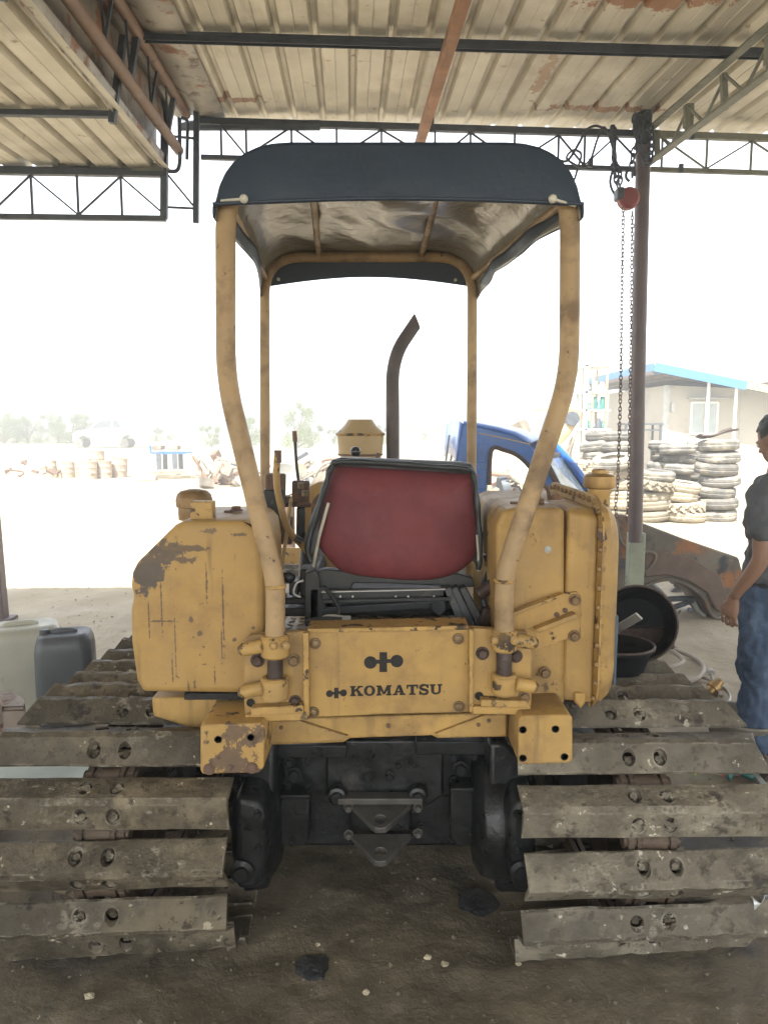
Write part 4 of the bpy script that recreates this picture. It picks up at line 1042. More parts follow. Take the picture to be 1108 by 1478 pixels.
# underside colour with painted reflections shows on the inner side of the solidified sheet
cloth.modifiers['solid'].material_offset = 1
cloth.modifiers['solid'].offset = -1
def flap(row, zedge, name, dy, bow, par):
    "end flap: fills from the section outline down to a hanging edge"
    b = MB(); n = len(row)-1; nv = 14
    for k in range(nv+1):
        t = k/nv
        for i, q in enumerate(row):
            u = i/n; xm = q.x; x0, x1 = row[0].x, row[-1].x; s_ = (q.x-x0)/(x1-x0)
            ze = zedge(s_)
            z = q.z*(1-t)+min(q.z, ze)*t
            d_ = dy*(sin(t*pi*.5)*.7+.3*t)+.006*noise.noise(V((q.x*5, z*7, 3)))*t
            b.v.append(V((q.x, q.y+d_, z)))
    for k in range(nv):
        for i in range(n): b.f.append((k*(n+1)+i, k*(n+1)+i+1, (k+1)*(n+1)+i+1, (k+1)*(n+1)+i))
    return b.build(name, m_canvas, par, smooth=180, weld=False, solid=.003)
zr0 = P(570,294,YR-.05).z
flap(secs[0], lambda s: P(570,299-8*sin(pi*s),YR-.05).z, 'rear_flap', -.022, 0, rc)
flap(secs[-1], lambda s: P(540,415-15*sin(pi*s),YF+.04).z, 'front_flap', .012, 0, rc)
# hem cord along the rear flap
hem = [V((secs[0][0].x*(1-s)+secs[0][-1].x*s, YR-.060, P(570,297-8*sin(pi*s),YR-.05).z+.002)) for s in [i/24 for i in range(25)]]
MB().tube(hem, .005, 8).build('hem', m_canvas, rc, smooth=60)
for (kx, ky, ex, ey) in ((352,287,319,290),(797,287,830,297)):
    c = P(kx, ky, YR-.07)
    MB().ball(c, .012, 12).build('tie_knob', m_rope, rc, smooth=180)
    MB().tube([c, P(ex, ey, YR-.055)], .004, 6).build('tie_cord', m_rope, rc)
for (kx, ky) in ((402,403),(657,404)):
    MB().ball(P(kx,ky,YF+.02), .008, 10).build('eyelet', m_rope, rc, smooth=180)
m_brass2 = mat('brown rusted cap', (.27,.17,.075), rough=.5, metal=.3, var=.3, vs=8, spots=(((.10,.06,.04),14,.56,.1),), bump=((30,.2,.003),))
m_boltf = mat('painted bolt', (.30,.19,.08), rough=.5, var=.35, vs=40)
# --- left tank
lt = part('left_tank', dz, P(285, 880, 2.5))
YT = 2.22
ol = [(204,1001),(196,985),(188,930),(187,880),(191,862),(187,845),(189,826),(196,812),(250,759),(264,752),(350,751),(364,755),(375,768),(380,800),(380,985),(374,998),(362,1003)]
b = MB(); rings = []
cen = P(285, 880, YT)
for (yy, k) in ((YT,.955),(YT+.012,.985),(YT+.035,1.0),(YT+.40,1.0),(YT+.43,.97)):
    ring = []
    for x, y in ol:
        q = P(x, y, YT); ring.append(V((cen.x+(q.x-cen.x)*k, yy, cen.z+(q.z-cen.z)*k)))
    rings.append(ring)
n = len(ol)
for r_ in rings: b.v += r_
for j in range(len(rings)-1):
    for i in range(n): b.f.append((j*n+i, j*n+(i+1)%n, (j+1)*n+(i+1)%n, (j+1)*n+i))
b.f.append(tuple(range(n-1,-1,-1))); b.f.append(tuple((len(rings)-1)*n+i for i in range(n)))
b.build('tank_shell', m_yeltank, lt, bevel=.012, seg=3, smooth=50)
MB().slab([(266,1001),(372,1001),(372,1010),(266,1010)], YT+.03, .3).build('tank_mount', m_oil, lt)
c = P(281, 742, 2.52); fc = part('filler_cap', lt, c)
MB().lathe([(.054,-.03),(.054,.012),(.060,.014),(.062,.036),(.057,.056),(.045,.068),(.018,.074),(0,.074)], c+V((0,0,.012)), (0,0,1), 28).build('cap', m_brass2, fc, smooth=40)
MB().slab([(275,724),(306,724),(307,752),(274,752)], YT+.05, .05).build('lifting_block', m_yelworn, lt, bevel=.004)
for px, py in ((330,741),(341,735)): MB().hexb(P(px,py,YT+.22)-V((0,0,.004)), (0,0,1), .016, .014).build('bolt', m_rusty, lt)
# chassis fender beams
MB().slab([(219,1007),(352,1007),(352,1056),(290,1056),(221,1034)], 2.30, .30).build('fender_beam', m_yel, dz, bevel=.006)
MB().slab([(384,1038),(560,1034),(732,1029),(732,1064),(632,1066),(623,1062),(505,1066),(495,1072),(384,1076)], 2.24, .10).build('cross_beam', m_yel, dz, bevel=.005)
MB().slab([(384,1042),(430,1040),(502,1063),(494,1070),(384,1074)], 2.225, .02).build('gusset', m_yel, dz, bevel=.003)
MB().slab([(627,1060),(700,1032),(730,1031),(730,1063),(634,1065)], 2.225, .02).build('gusset', m_yel, dz, bevel=.003)
for px, py in ((406,1050),(560,1048),(690,1046),(705,1040)): MB().hexb(P(px,py,2.225), (0,-1,0), .005, .004).build('rivet', m_rusty, dz)
for (poly, holes, bolts) in (([(289,1048),(296,1046),(378,1044),(382,1050),(381,1108),(374,1116),(292,1118),(289,1112)], [(315,1067),(362,1064)], [(302,1110),(364,1108)]),
                             ([(747,1040),(753,1033),(822,1032),(826,1036),(826,1098),(820,1102),(750,1104),(747,1098)], [(754,1053),(801,1052),(754,1094),(814,1092)], [])):
    lg = part('towing_block', dz, P(poly[0][0]+40, 1075, 2.08))
    MB().slab(poly, 2.08, .35).build('block', m_yelchip if poly[0][0] < 400 else m_yel, lg, bevel=.006, seg=3)
    for px, py in holes: MB().lathe([(0,.0),(.009,.0),(.011,.0015),(.0112,.0025),(.009,.0025),(.0085,-.004)], P(px,py,2.08), (0,-1,0), 18).build('bolt_hole', m_hole, lg, smooth=40)
    for px, py in bolts: MB().hexb(P(px,py,2.08), (0,-1,0), .013, .006).build('bolt', m_rusty, lg)
# --- right tank: inner box, flange with bolts, pressed outer shell, filler neck
rt = part('right_tank', dz, P(810, 880, 2.5))
YB = 2.26
MB().slab([(716,760),(726,738),(742,733),(812,733),(815,740),(815,1018),(716,1018)], YB, .62).build('inner_shell', m_yel, rt, bevel=.014, seg=3)
xa = P(815,900,YB).x; xb_ = P(856,900,YB).x
b = MB(); zt_, zb_ = P(815,735,YB).z, P(815,1012,YB).z
b.prism([V((xa,YB+.004,zb_)),V((xa,YB+.004,zt_-.01)),V((xa,YB+.03,zt_)),V((xa,YB+.62,zt_)),V((xa,YB+.62,zb_))],
        [V((xb_,YB-.02,zb_-.0)),V((xb_,YB-.02,zt_-.03)),V((xb_,YB+.02,zt_+.0)),V((xb_,YB+.64,zt_)),V((xb_,YB+.64,zb_))])
b.build('side_shell', m_yel, rt, bevel=.01, seg=3)
# flange outline in the YZ plane
def yz(x0, x1, pts): return MB().prism([V((x0,y,z)) for y,z in pts], [V((x1,y,z)) for y,z in pts])
ztop = P(830,722,YB).z+.012; zbot = P(840,1018,YB).z
def rr(y0, y1, z0, z1, r, n=6):
    out = []
    for (cy_, cz_, a0) in ((y1-r, z1-r, 0), (y0+r, z1-r, pi/2), (y0+r, z0+r, pi), (y1-r, z0+r, 1.5*pi)):
        for k in range(n+1): a = a0+pi/2*k/n; out.append((cy_+r*cos(a), cz_+r*sin(a)))
    return out
fo = rr(YB-.065, YB+.70, zbot-.012, ztop, .11)
yz(xb_, xb_+.006, fo).build('flange', m_yelworn, rt, bevel=.001)
bm_ = MB()
L_ = [V((xb_-.004, y, z)) for y, z in rr(YB-.058, YB+.683, zbot-.003, ztop-.017, .097)]
per = 0; pts_ = L_+[L_[0]]
tot = sum((pts_[i+1]-pts_[i]).length for i in range(len(pts_)-1)); step = tot/44; nxt = 0; acc = 0
for i in range(len(pts_)-1):
    sg_ = (pts_[i+1]-pts_[i]).length
    while nxt < acc+sg_ and nxt < tot-.01:
        q = pts_[i].lerp(pts_[i+1], (nxt-acc)/max(sg_,1e-6))
        MB().hexb(q, (-1,0,0), .0070, .007).hexb(q+V((.011,0,0)), (1,0,0), .0062, .006).build('flange_bolt', m_boltf, rt); nxt += step
    acc += sg_
xo = P(887,900,YB).x
b = MB(); rings = []
for (x, s_) in ((xb_+.006,.0),(xb_+.03,.002),(xo-.035,.006),(xo-.018,.014),(xo-.006,.028),(xo,.055)):
    rings.append([V((x,y,z)) for y,z in rr(YB-.055+s_, YB+.68-s_, zbot+.0+s_, ztop-.025-s_, .10)])
n = len(rings[0])
for r_ in rings: b.v += r_
for j in range(len(rings)-1):
    for i in range(n): b.f.append((j*n+i, j*n+(i+1)%n, (j+1)*n+(i+1)%n, (j+1)*n+i))
b.f.append(tuple(range(n-1,-1,-1))); b.f.append(tuple((len(rings)-1)*n+i for i in range(n)))
b.build('outer_shell', m_yel, rt, smooth=60)
# dark sticker strip on the shell edge
MB().box((xo-.004, YB+.02, P(885,935,YB).z), (.010, .10, .22)).build('sticker', mat('faded blue grey sticker', (.07,.10,.14), rough=.4), rt, bevel=.003)
MB().slab([(862,765),(872,762),(876,778),(868,784),(862,776)], YB-.060, .004).build('paint_scar', m_boltd, rt)
MB().slab([(829,1000),(846,1000),(846,1012),(838,1024),(829,1014)], YB-.02, .03).build('drain_boss', m_yelworn, rt, bevel=.006)
c = P(863, 750, YB+.10); fn = part('filler_neck', rt, c)
MB().lathe([(.042,-.04),(.040,.0),(.034,.03),(.034,.085),(.037,.09),(.037,.10)], c, (0,0,1), 28).build('neck', m_yelworn, fn, smooth=40)
MB().lathe([(.036,.100),(.048,.104),(.050,.112),(.050,.140),(.044,.146),(.026,.150),(.026,.160),(.018,.164),(0,.164)], c, (0,0,1), 28).build('cap', m_brass, fn, smooth=40)
# bracing arms on the inner shell
br = part('brace_arm', dz, P(790, 900, YB-.02))
MB().slab([(735,893),(742,884),(802,862),(812,857),(832,854),(838,860),(838,925),(832,930),(822,922),(742,948)], YB-.012, .010).build('arm_plate', m_yel, br, bevel=.002)
MB().slab([(772,909),(830,886),(836,891),(778,914)], YB-.05, .04).build('arm_rib', m_yel, br, bevel=.002)
MB().slab([(735,893),(742,884),(812,857),(812,861),(742,889)], YB-.045, .035).build('arm_rib', m_yelworn, br, bevel=.002)
for px, py in ((829,866),(828,918),(786,971)): MB().hexb(P(px,py,YB-.014), (0,-1,0), .014, .014).build('bolt', m_gold, br)
for px, py in ((803,887),(815,881)): MB().hexb(P(px,py,YB-.013), (0,-1,0), .006, .004).build('rivet', m_rusty, br)
MB().hexb(P(790,793,YB), (0,-1,0), .008, .006).build('plug', m_galv, rt)
# hardware on the tank top
for px, py, h_ in ((742,733,.02),(778,728,.018),(801,720,.014)): MB().hexb(P(px,py,YB+.12), (0,0,1), .016, h_).build('bolt', m_rusty, rt)
MB().tube(bez([P(776,724,YB+.15),P(776,702,YB+.15),P(790,702,YB+.15),P(792,722,YB+.15)], .02), .006, 8).build('bent_rod', m_rusty, rt)
# --- seat
st = part('operator_seat', dz, P(572, 750, 2.5))
def seatpt(u, v, d=0):
    "u across 0..1, v 0 bottom .. 1 top, in a bulged shell"
    tl, tr_ = P(480,668,2.52), P(684,680,2.52); bl_, brr = P(463,806,2.43), P(686,806,2.43)
    l = bl_.lerp(tl, v); r = brr.lerp(tr_, v)
    return l.lerp(r, u)
def outline(sx, grow=0):
    pts = [(486,672),(677,684),(686,694),(690,760),(688,795),(676,812),(650,828),(610,835),(560,833),(500,825),(474,805),(458,782),(462,745),(474,690)]
    return pts
pts = outline(0)
cxp, cyp = 572, 755
b = MB(); rings = []; oc = [V((x,y,0)) for x,y in pts]
oc = resamp(spline([*oc, oc[0]], 6), 64)[:-1]
for (k, dy) in ((1.0,.0),(.985,-.016),(.95,-.030),(.86,-.042),(.6,-.056),(.3,-.062)):
    ring = []
    for q in oc:
        x = cxp+(q.x-cxp)*k; y = cyp+(q.y-cyp)*k
        ring.append(P(x, y, 2.50)+V((0, dy+.03*((cyp-y)/90), 0)))
    rings.append(ring)
m = len(oc)
for r_ in rings: b.v += r_
for j in range(len(rings)-1):
    for i in range(m): b.f.append((j*m+i, j*m+(i+1)%m, (j+1)*m+(i+1)%m, (j+1)*m+i))
b.v.append(P(cxp,cyp,2.50)+V((0,-.063,0)))
for i in range(m): b.f.append(((len(rings)-1)*m+i, (len(rings)-1)*m+(i+1)%m, len(rings)*m))
b.build('back_shell', m_red, st, smooth=180, solid=0)
# black upholstered cushion in front, its welt showing round the top and both sides
cpts = [(480,664),(500,661),(600,665),(672,668),(684,674),(690,690),(694,760),(696,800),(690,822),(680,800),(600,815),(480,805),(452,798),(438,790),(446,752),(462,712),(472,680)]
oc = resamp(spline([*[V((x,y,0)) for x,y in cpts], V((*cpts[0],0))], 6), 72)[:-1]
b = MB(); m = len(oc); rings = []
for (k, dy) in ((.975,.0),(1.0,.015),(1.0,.06),(.97,.10),(.85,.125),(.4,.13)):
    rings.append([P(cxp+(q.x-cxp)*k, cyp+(q.y-cyp)*k, 2.49)+V((0, dy+.03*((cyp-q.y)/90), 0)) for q in oc])
for r_ in rings: b.v += r_
for j in range(len(rings)-1):
    for i in range(m): b.f.append((j*m+i, j*m+(i+1)%m, (j+1)*m+(i+1)%m, (j+1)*m+i))
b.f.append(tuple(range(m-1,-1,-1))); b.f.append(tuple((len(rings)-1)*m+i for i in range(m)))
b.build('back_cushion', m_trim, st, smooth=60)
# thick welt of the cover rolled over the top edge and down the sides
wl = spline([P(450,812,2.46),P(444,790,2.46),P(456,745,2.465),P(470,700,2.47),P(478,674,2.475),P(492,667,2.478),P(560,669,2.48),P(640,675,2.48),P(674,678,2.478),P(684,690,2.475),P(689,740,2.47),P(692,790,2.46),P(690,822,2.455)], 8)
MB().tube(wl, [.017+.003*sin(i*.9) for i in range(len(wl))], 12, flat=.6).build('cover_edge', m_trim, st, smooth=180)
MB().tube([P(474,726,2.44),P(461,772,2.44),P(452,818,2.45)], .0055, 8).build('welt_cord', m_jerw, st)
MB().tube([P(688,772,2.44),P(690,800,2.44),P(690,824,2.45)], .004, 8).build('welt_cord', m_jerw, st)
MB().box(P(572,850,2.74)+V((0,0,0)), (.48,.46,.10)).build('seat_cushion', m_trim, st, bevel=.03, seg=4)
sf = part('seat_frame', dz, P(572, 870, 2.5))
MB().slab([(452,826),(470,822),(560,830),(662,828),(682,834),(684,848),(640,846),(560,842),(510,842),(506,852),(462,850)], 2.46, .05).build('back_bracket', m_blackst, sf, bevel=.004)
MB().slab([(464,856),(640,851),(640,861),(464,866)], 2.42, .006).build('slide_rail', m_blackst, sf, bevel=.002)
MB().bar(P(464,854,2.42), P(642,850,2.42), .016, .004).build('slide_rail', m_galv, sf)
MB().bar(P(466,868,2.40), P(650,864,2.40), .012, .012).build('slide_rail', m_blackst, sf, bevel=.002)
MB().bar(P(466,882,2.44), P(640,872,2.46), .02, .02).build('slide_rail', m_blackst, sf, bevel=.002)
for px in (491,509,571,589,626): MB().cyl(P(px,861,2.419), P(px,861,2.415), .0038, 10).build('rivet', m_jerw, sf)
for pl in ([(438,828),(456,822),(462,836),(460,905),(440,905)], [(446,850),(470,846),(470,905),(446,905)]): MB().slab(pl, 2.44, .30).build('side_frame', m_blackst, sf, bevel=.006)
for (x0, x1) in ((640,664),(650,676),(662,690)):
    MB().prism([P(x0,850,2.42), P(x0+10,846,2.42), P(x1+12,904,2.40), P(x1-2,906,2.40)], [P(x0,850,2.42)+V((0,.25,0)), P(x0+10,846,2.42)+V((0,.25,0)), P(x1+12,904,2.40)+V((0,.25,0)), P(x1-2,906,2.40)+V((0,.25,0))]).build('side_frame', m_blackst, sf, bevel=.004)
MB().slab([(622,866),(640,862),(644,880),(634,890),(624,882)], 2.42, .008).build('stay_plate', m_blackst, sf, bevel=.002)
MB().tube(spline([P(440,898,2.30),P(470,893,2.30),P(520,896,2.30),P(600,898,2.30),P(670,898,2.30)]), .008, 10).build('hydraulic_hose', m_blackst, dz)
MB().tube(spline([P(455,906,2.32),P(470,890,2.34),P(500,892,2.34),P(505,896,2.34),P(560,905,2.33)]), .006, 8).build('hydraulic_hose', m_jerw, dz)
MB().tube(spline([P(482,900,2.34),P(489,880,2.36),P(480,862,2.38),P(470,850,2.4)]), .007, 8).build('hydraulic_hose', m_blackst, dz)
for px in (497, 503): MB().cyl(P(px-3,895,2.30), P(px+3,895,2.30), .014, 6).build('hose_nut', m_galv, dz)
# --- platform, transmission cover and hood ahead of the seat
MB().box((XC, 2.82, .955), (1.0, .95, .03)).build('floor_plate', m_tan, dz, bevel=.004)
b = MB()
for i in range(26):
    for j in range(14):
        c = V((XC-.46+.036*i, 2.50+.045*j, .972)); a = pi/4 if (i+j) % 2 else -pi/4
        b.box(c, (.024,.007,.003), (0,0,a))
b.build('tread_pattern', m_tan, dz, smooth=0)
MB().box((XC+.02, 3.15, 1.06), (.56, .05, .20)).build('transmission_cover', m_tan, dz, bevel=.008)
for px in (520, 548, 592): MB().bar(P(px,845,2.62), P(px+1,895,2.62), .014, .014).build('pedal_rod', m_rusty, dz)
for x, y in ((-.12,2.75),(.02,2.8),(.16,2.9)): MB().hexb(V((x,y,.972)), (0,0,1), .02, .02).build('bolt', m_rusty, dz)
hd = part('engine_hood', dz, (XC-.02, 4.1, 1.1))
def hood_sec(x0, x1, z0, z1, r):
    return [(x0,z0),(x0,z1-r)]+[(x0+r-r*cos(a), z1-r+r*sin(a)) for a in [pi/2*k/6 for k in range(1,7)]]+[(x1-r+r*sin(a), z1-r+r*cos(a)) for a in [pi/2*k/6 for k in range(0,6)]]+[(x1,z1-r),(x1,z0)]
MB().xz(hood_sec(-.36,.33,.85,1.415,.10), 3.42, 4.85).build('hood_shell', m_tan, hd, bevel=.004)
MB().xz(hood_sec(-.375,.345,.86,1.43,.105), 3.34, 3.42).build('dash_panel', m_yel, hd, bevel=.006)
MB().xz(hood_sec(-.33,.31,.90,1.39,.08), 3.325, 3.34).build('dash_inset', m_rusty, hd, bevel=.004)
MB().xz(hood_sec(-.37,.34,.60,1.40,.05), 4.85, 4.98).build('radiator_guard', m_yel, hd, bevel=.01)
c = P(520, 665, 4.1)
pc = part('air_cleaner', hd, c)
MB().lathe([(.07,-.12),(.07,-.01),(.098,0),(.108,.022),(.118,.028),(.120,.036),(.127,.130),(.130,.143),(.134,.148),(.118,.164),(.090,.190),(.072,.216),(.066,.226),(.0,.226)], c, (0,0,1), 32).build('bowl', m_tan, pc, smooth=40)
MB().lathe([(.122,.030),(.126,.034),(.122,.040)], c, (0,0,1), 32).build('bowl_rim', m_rusty, pc)
MB().lathe([(.131,.139),(.138,.146),(.131,.153)], c, (0,0,1), 32).build('bowl_rim', m_yelworn, pc)
e = [V((P(567,665,4.15).x, 4.15, 1.36)), P(567,612,4.15), P(566,525,4.15)]
ex = bez([e[0], P(566,516,4.15), P(602,463,4.15)], .15, 14)
b = MB(); b.tube(ex, .0365, 24)
# slanted outlet: shear the last ring
n = 24
last = b.v[-n:]; cc = sum(last, V((0,0,0)))/n; dd = (ex[-1]-ex[-2]).normalized()
for i in range(len(b.v)-n, len(b.v)):
    o_ = b.v[i]-cc; b.v[i] = b.v[i]+dd*(-o_.x*.8-.0)
b.build('exhaust_pipe', m_exh, hd, smooth=50)
MB().lathe([(.037,0),(.045,.004),(.045,.018),(.037,.022)], V((e[0].x,4.15,1.43)), (0,0,1), 24).build('exhaust_collar', m_exh, hd)
# --- levers and valve clutter left and right of the seat
lv = part('lever_bank', dz, P(415, 780, 2.8))
MB().tube(spline([P(401,651,2.7),P(400,664,2.7),P(399,690,2.7),P(402,715,2.68),P(410,748,2.66),P(420,770,2.64),P(434,785,2.62),P(448,800,2.60)]), .0125, 12).build('steering_lever', m_yelworn, lv)
MB().cyl(P(401,650,2.7), P(401,668,2.7), .013, 12).build('grip', m_rusty, lv)
MB().tube([P(425,624,3.0),P(428,672,3.0),P(432,702,3.0)], .0065, 10).build('thin_lever', m_blackst, lv)
MB().cyl(P(425,622,3.0), P(426,638,3.0), .0095, 10).build('grip', m_rusty, lv)
MB().ball(P(513,652,2.9), .021, 18).build('black_knob', m_lens, lv, smooth=180)
MB().cyl(P(513,658,2.9), P(514,700,2.9), .008, 10).build('knob_rod', m_galv, lv)
MB().cyl(P(546,654,2.9), P(541,690,2.9), .009, 10).build('small_lever', m_rusty, lv)
for bx, sz, mm in (((398,708,2.85),(.075,.08,.13),m_rusty),((396,735,2.85),(.08,.10,.16),m_blackst),((404,765,2.85),(.10,.10,.10),m_rusty),((434,712,2.95),(.07,.05,.10),m_rusty),((424,728,2.92),(.14,.03,.02),m_rusty),((434,757,2.9),(.035,.04,.14),m_blackst)):
    MB().box(P(*bx), sz, (0,.03,.1)).build('valve_body', mm, lv, bevel=.008)
for px, py in ((416,724),(440,716),(434,705),(406,700),(390,700)): MB().cyl(P(px,py,2.84), P(px,py-8,2.84), .012, 8).build('valve_cap', m_gold, lv)
MB().tube([P(445,770,2.9),P(438,900,2.8)], .03, 12).build('steering_column', m_blackst, lv)
MB().cyl(P(436,782,2.56), P(426,776,2.56), .012, 10).build('pivot', m_blackst, lv)
MB().tube(spline([P(404,755,2.75),P(402,800,2.7),P(408,850,2.65),P(412,880,2.6)]), .009, 8).build('hydraulic_line', m_rusty, lv)
MB().tube(spline([P(420,720,2.8),P(414,770,2.75),P(404,830,2.65)]), .007, 8).build('hydraulic_line', m_tan, lv)
for px, py, w_, h_ in ((432,868,44,10),(430,884,46,12),(424,850,14,20),(446,842,26,40)): MB().slab([(px-w_/2,py-h_/2),(px+w_/2,py-h_/2),(px+w_/2,py+h_/2),(px-w_/2,py+h_/2)], 2.5, .1).build('frame_piece', m_blackst, lv, bevel=.006)
MB().ball(P(417,833,2.5), .02, 12, (1.2,1,1)).build('pivot', m_blackst, lv, smooth=180)
MB().tube(spline([P(438,838,2.42),P(428,842,2.42),P(424,856,2.42),P(434,862,2.42)]), .004, 6).build('wire', m_galv, lv)
rv = part('control_valve', dz, P(715, 790, 2.6))
for bx, sz, mm in (((722,766,2.62),(.09,.10,.055),m_blackst),((714,742,2.62),(.07,.08,.03),m_rusty),((708,790,2.6),(.03,.05,.10),m_blackst),((716,808,2.58),(.09,.06,.03),m_blackst),((738,742,2.7),(.14,.14,.03),m_rusty)):
    MB().box(P(*bx), sz, (.05,-.04,.1)).build('valve_body', mm, rv, bevel=.008)
for px, py, r in ((703,764,.012),(700,770,.010),(712,812,.014),(700,775,.010),(722,740,.012),(736,738,.012)): MB().hexb(P(px,py,2.56), (0,-.5,1), r, .02).build('valve_cap', m_gold, rv)
for sp_ in ([P(728,775,2.6),P(736,800,2.58),P(728,822,2.55),P(712,845,2.5)], [P(700,800,2.5),P(706,820,2.5),P(696,850,2.45),P(700,880,2.42)], [P(740,790,2.6),P(742,830,2.55),P(722,860,2.5)]):
    MB().tube(spline(sp_), .010, 10).build('hydraulic_hose', m_blackst, rv)
MB().tube(spline([P(690,858,2.42),P(712,842,2.42),P(722,826,2.42)]), .022, 12).build('bent_pipe', m_boltd, rv)
MB().box(P(702,890,2.42), (.05,.06,.07), (0,.3,0)).build('valve_body', m_boltd, rv, bevel=.01)
MB().box(P(722,856,2.6), (.06,.1,.25)).build('inner_panel', m_rusty, rv, bevel=.006)
# blade and push arms in front
b = MB(); pr = []
for k in range(9):
    a = -.75+1.5*k/8; pr.append((5.42-.45*cos(a)+.45, .42+.5*sin(a)))
b.prism([V((XC-1.42,y,z)) for y,z in pr]+[V((XC-1.42,y+.03,z)) for y,z in pr[::-1]], [V((XC+1.42,y,z)) for y,z in pr]+[V((XC+1.42,y+.03,z)) for y,z in pr[::-1]])
b.build('dozer_blade', m_yelworn, dz)
for sx in (-.55,.55): MB().bar(V((XC+sx*.75,3.9,.45)), V((XC+sx,5.45,.35)), .09, .12).build('push_arm', m_yelworn, dz, bevel=.006)
# ------------------------------------------------------------------ tyres
def tyre_mesh(R, w, ri, seed, lugs=0, tread=True):
    rnd_ = random.Random(seed); prof = []
    hw = w/2
    pr = [(ri,-hw*.72),(ri+.02,-hw*.86),((R+ri)/2,-hw),(R-.035,-hw*.86),(R-.010,-hw*.70),(R,-hw*.45),(R,-hw*.40),(R-.008,-hw*.37),(R-.008,-hw*.30),(R,-hw*.27),(R+.002,-.02),(R-.007,-.012),(R-.007,.012),(R+.002,.02),(R,hw*.27),(R-.008,hw*.30),(R-.008,hw*.37),(R,hw*.40),(R,hw*.45),(R-.010,hw*.70),(R-.035,hw*.86),((R+ri)/2,hw),(ri+.02,hw*.86),(ri,hw*.72),(ri+.03,hw*.4),(ri+.035,-hw*.4)]
    b = MB(); n = 60; m = len(pr)
    for i in range(n):
        a = 2*pi*i/n
        for k, (r, h) in enumerate(pr):
            if lugs == 0 and 4 <= k <= 19 and (i % 3 == 0) and k in (4,5,18,19): r -= .010
            wob = 1+.012*sin(a+seed)+.006*sin(2*a+seed*2)
            b.v.append(V((r*cos(a)*wob, r*sin(a)*wob, h+.012*sin(a*1+seed*1.3)+.006*noise.noise(V((cos(a)*2, sin(a)*2, seed))))))
    for i in range(n):
        j = (i+1) % n
        for k in range(m): b.f.append((i*m+k, j*m+k, j*m+(k+1) % m, i*m+(k+1) % m))
    if lugs:
        for i in range(lugs):
            a = 2*pi*i/lugs; sg = 1 if i % 2 else -1
            for t in range(3):
                aa = a+t*.07; rr_ = R+.012
                b.box((rr_*cos(aa), rr_*sin(aa), sg*hw*(.2+.28*t)), (.05, .05, hw*.34), (0, 0, aa))
    return b
TM = {}
def tyre_obj(key, args, m):
    o = tyre_mesh(*args).build('tyre', m, smooth=40, keep=True, weld=False); TM[key] = o; return o
tyre_obj('a', (.365,.212,.21,1), m_tyre); tyre_obj('b', (.335,.195,.19,2), m_tyre); tyre_obj('c', (.30,.185,.175,3), m_tyred); tyre_obj('d', (.335,.19,.19,4), m_tyred); tyre_obj('e', (.33,.165,.20,6,30), m_tyred); tyre_obj('g', (.62,.36,.32,8,34), m_tyred)
first = {k: True for k in TM}
rt_ = random.Random(21)
def put_tyre(key, loc, label, rot=(0,0,0), scale=1.0, group='tyres stacked in the yard'):
    o = TM[key]
    if not first[key]: o = o.copy(); COL.objects.link(o)
    first[key] = False
    o.location = loc; o.rotation_euler = rot; o.scale = (scale,)*3
    return prop(o, label, 'tyre', group)
ordn = ['bottom', 'second', 'third', 'fourth', 'fifth', 'sixth', 'seventh', 'eighth']
def stack(px, Y, keys, where, jit=.03, z0=0):
    z = z0; x0 = P(px, 700, Y).x; n = len(keys)
    for i, k in enumerate(keys):
        w = {'a':.212,'b':.195,'c':.185,'d':.19,'e':.165,'g':.36}[k]
        pos = 'topmost' if i == n-1 else ('bottom' if i == 0 else ordn[i]+' from bottom')
        kind = {'a':'large grey','b':'grey','c':'small sandy','d':'sandy','e':'chunky treaded sandy','g':'huge'}[k]
        put_tyre(k, (x0+rt_.gauss(0,jit), Y+rt_.gauss(0,jit), z+w/2), '%s tyre, %s in %s' % (kind, pos, where), (rt_.gauss(0,.045), rt_.gauss(0,.045), rt_.uniform(0,6)), rt_.uniform(.93,1.03))
        z += w*.97
    return z
stack(1033, 13.2, 'aaaaaaa', 'the tall stack nearest the man')
stack(985, 13.0, 'decc', 'the short stack left of the tall one')
stack(943, 13.1, 'dddeb', 'the stack right behind the round post')
stack(975, 14.6, 'bbbbbbb', 'the stack behind the short sandy one', .05)
stack(957, 15.0, 'bbaaabb', 'the rear stack between post and window', .05)
stack(1010, 15.2, 'baaabaa', 'the rear stack under the window', .05)
stack(893, 14.9, 'baabbbab', 'the rear stack left of the post', .05)
stack(862, 15.3, 'babbbaab', 'the leftmost rear stack', .04)
stack(902, 13.3, 'ddddd', 'the front stack left of the post', .04)
stack(873, 13.6, 'dddd', 'the front stack beside the filler neck', .04)
put_tyre('a', P(895, 700, 13.2)+V((-.15,0,.42)), 'grey tyre lying aslant on the front stack left of the post', (.12,-.10,0))
put_tyre('g', (P(833,700,14.2).x, 14.2, .28), 'big lugged tractor tyre lying below another behind the truck', (.10,.1,0), group='tractor tyres')
put_tyre('g', (P(838,700,14.3).x-.2, 14.4, .78), 'big lugged tractor tyre lying on top of another behind the truck', (-.1,.16,1), group='tractor tyres')
b = MB().grid(lambda u, v: P(1008+52*u, 629-9*u*u+2*sin(u*6), 13.15)+V((0, .3*(v-.5), .03*sin(u*3+v*4))), 14, 4)
prop(b.build('rubber_scrap', m_boltd, solid=.02), 'curled dark strip of rubber lying on the tall tyre stack', 'scrap')
# ------------------------------------------------------------------ blue truck wreck
tk = thing('truck_wreck', 'wrecked blue truck cab with rusty front wing standing behind the tractor', 'truck', (P(800,700,6.9).x, 6.9, 0))
YN, YW = 6.35, 7.75     # near and far side of the cab
def both(fn):
    fn(YN, 0); fn(YW, .18)
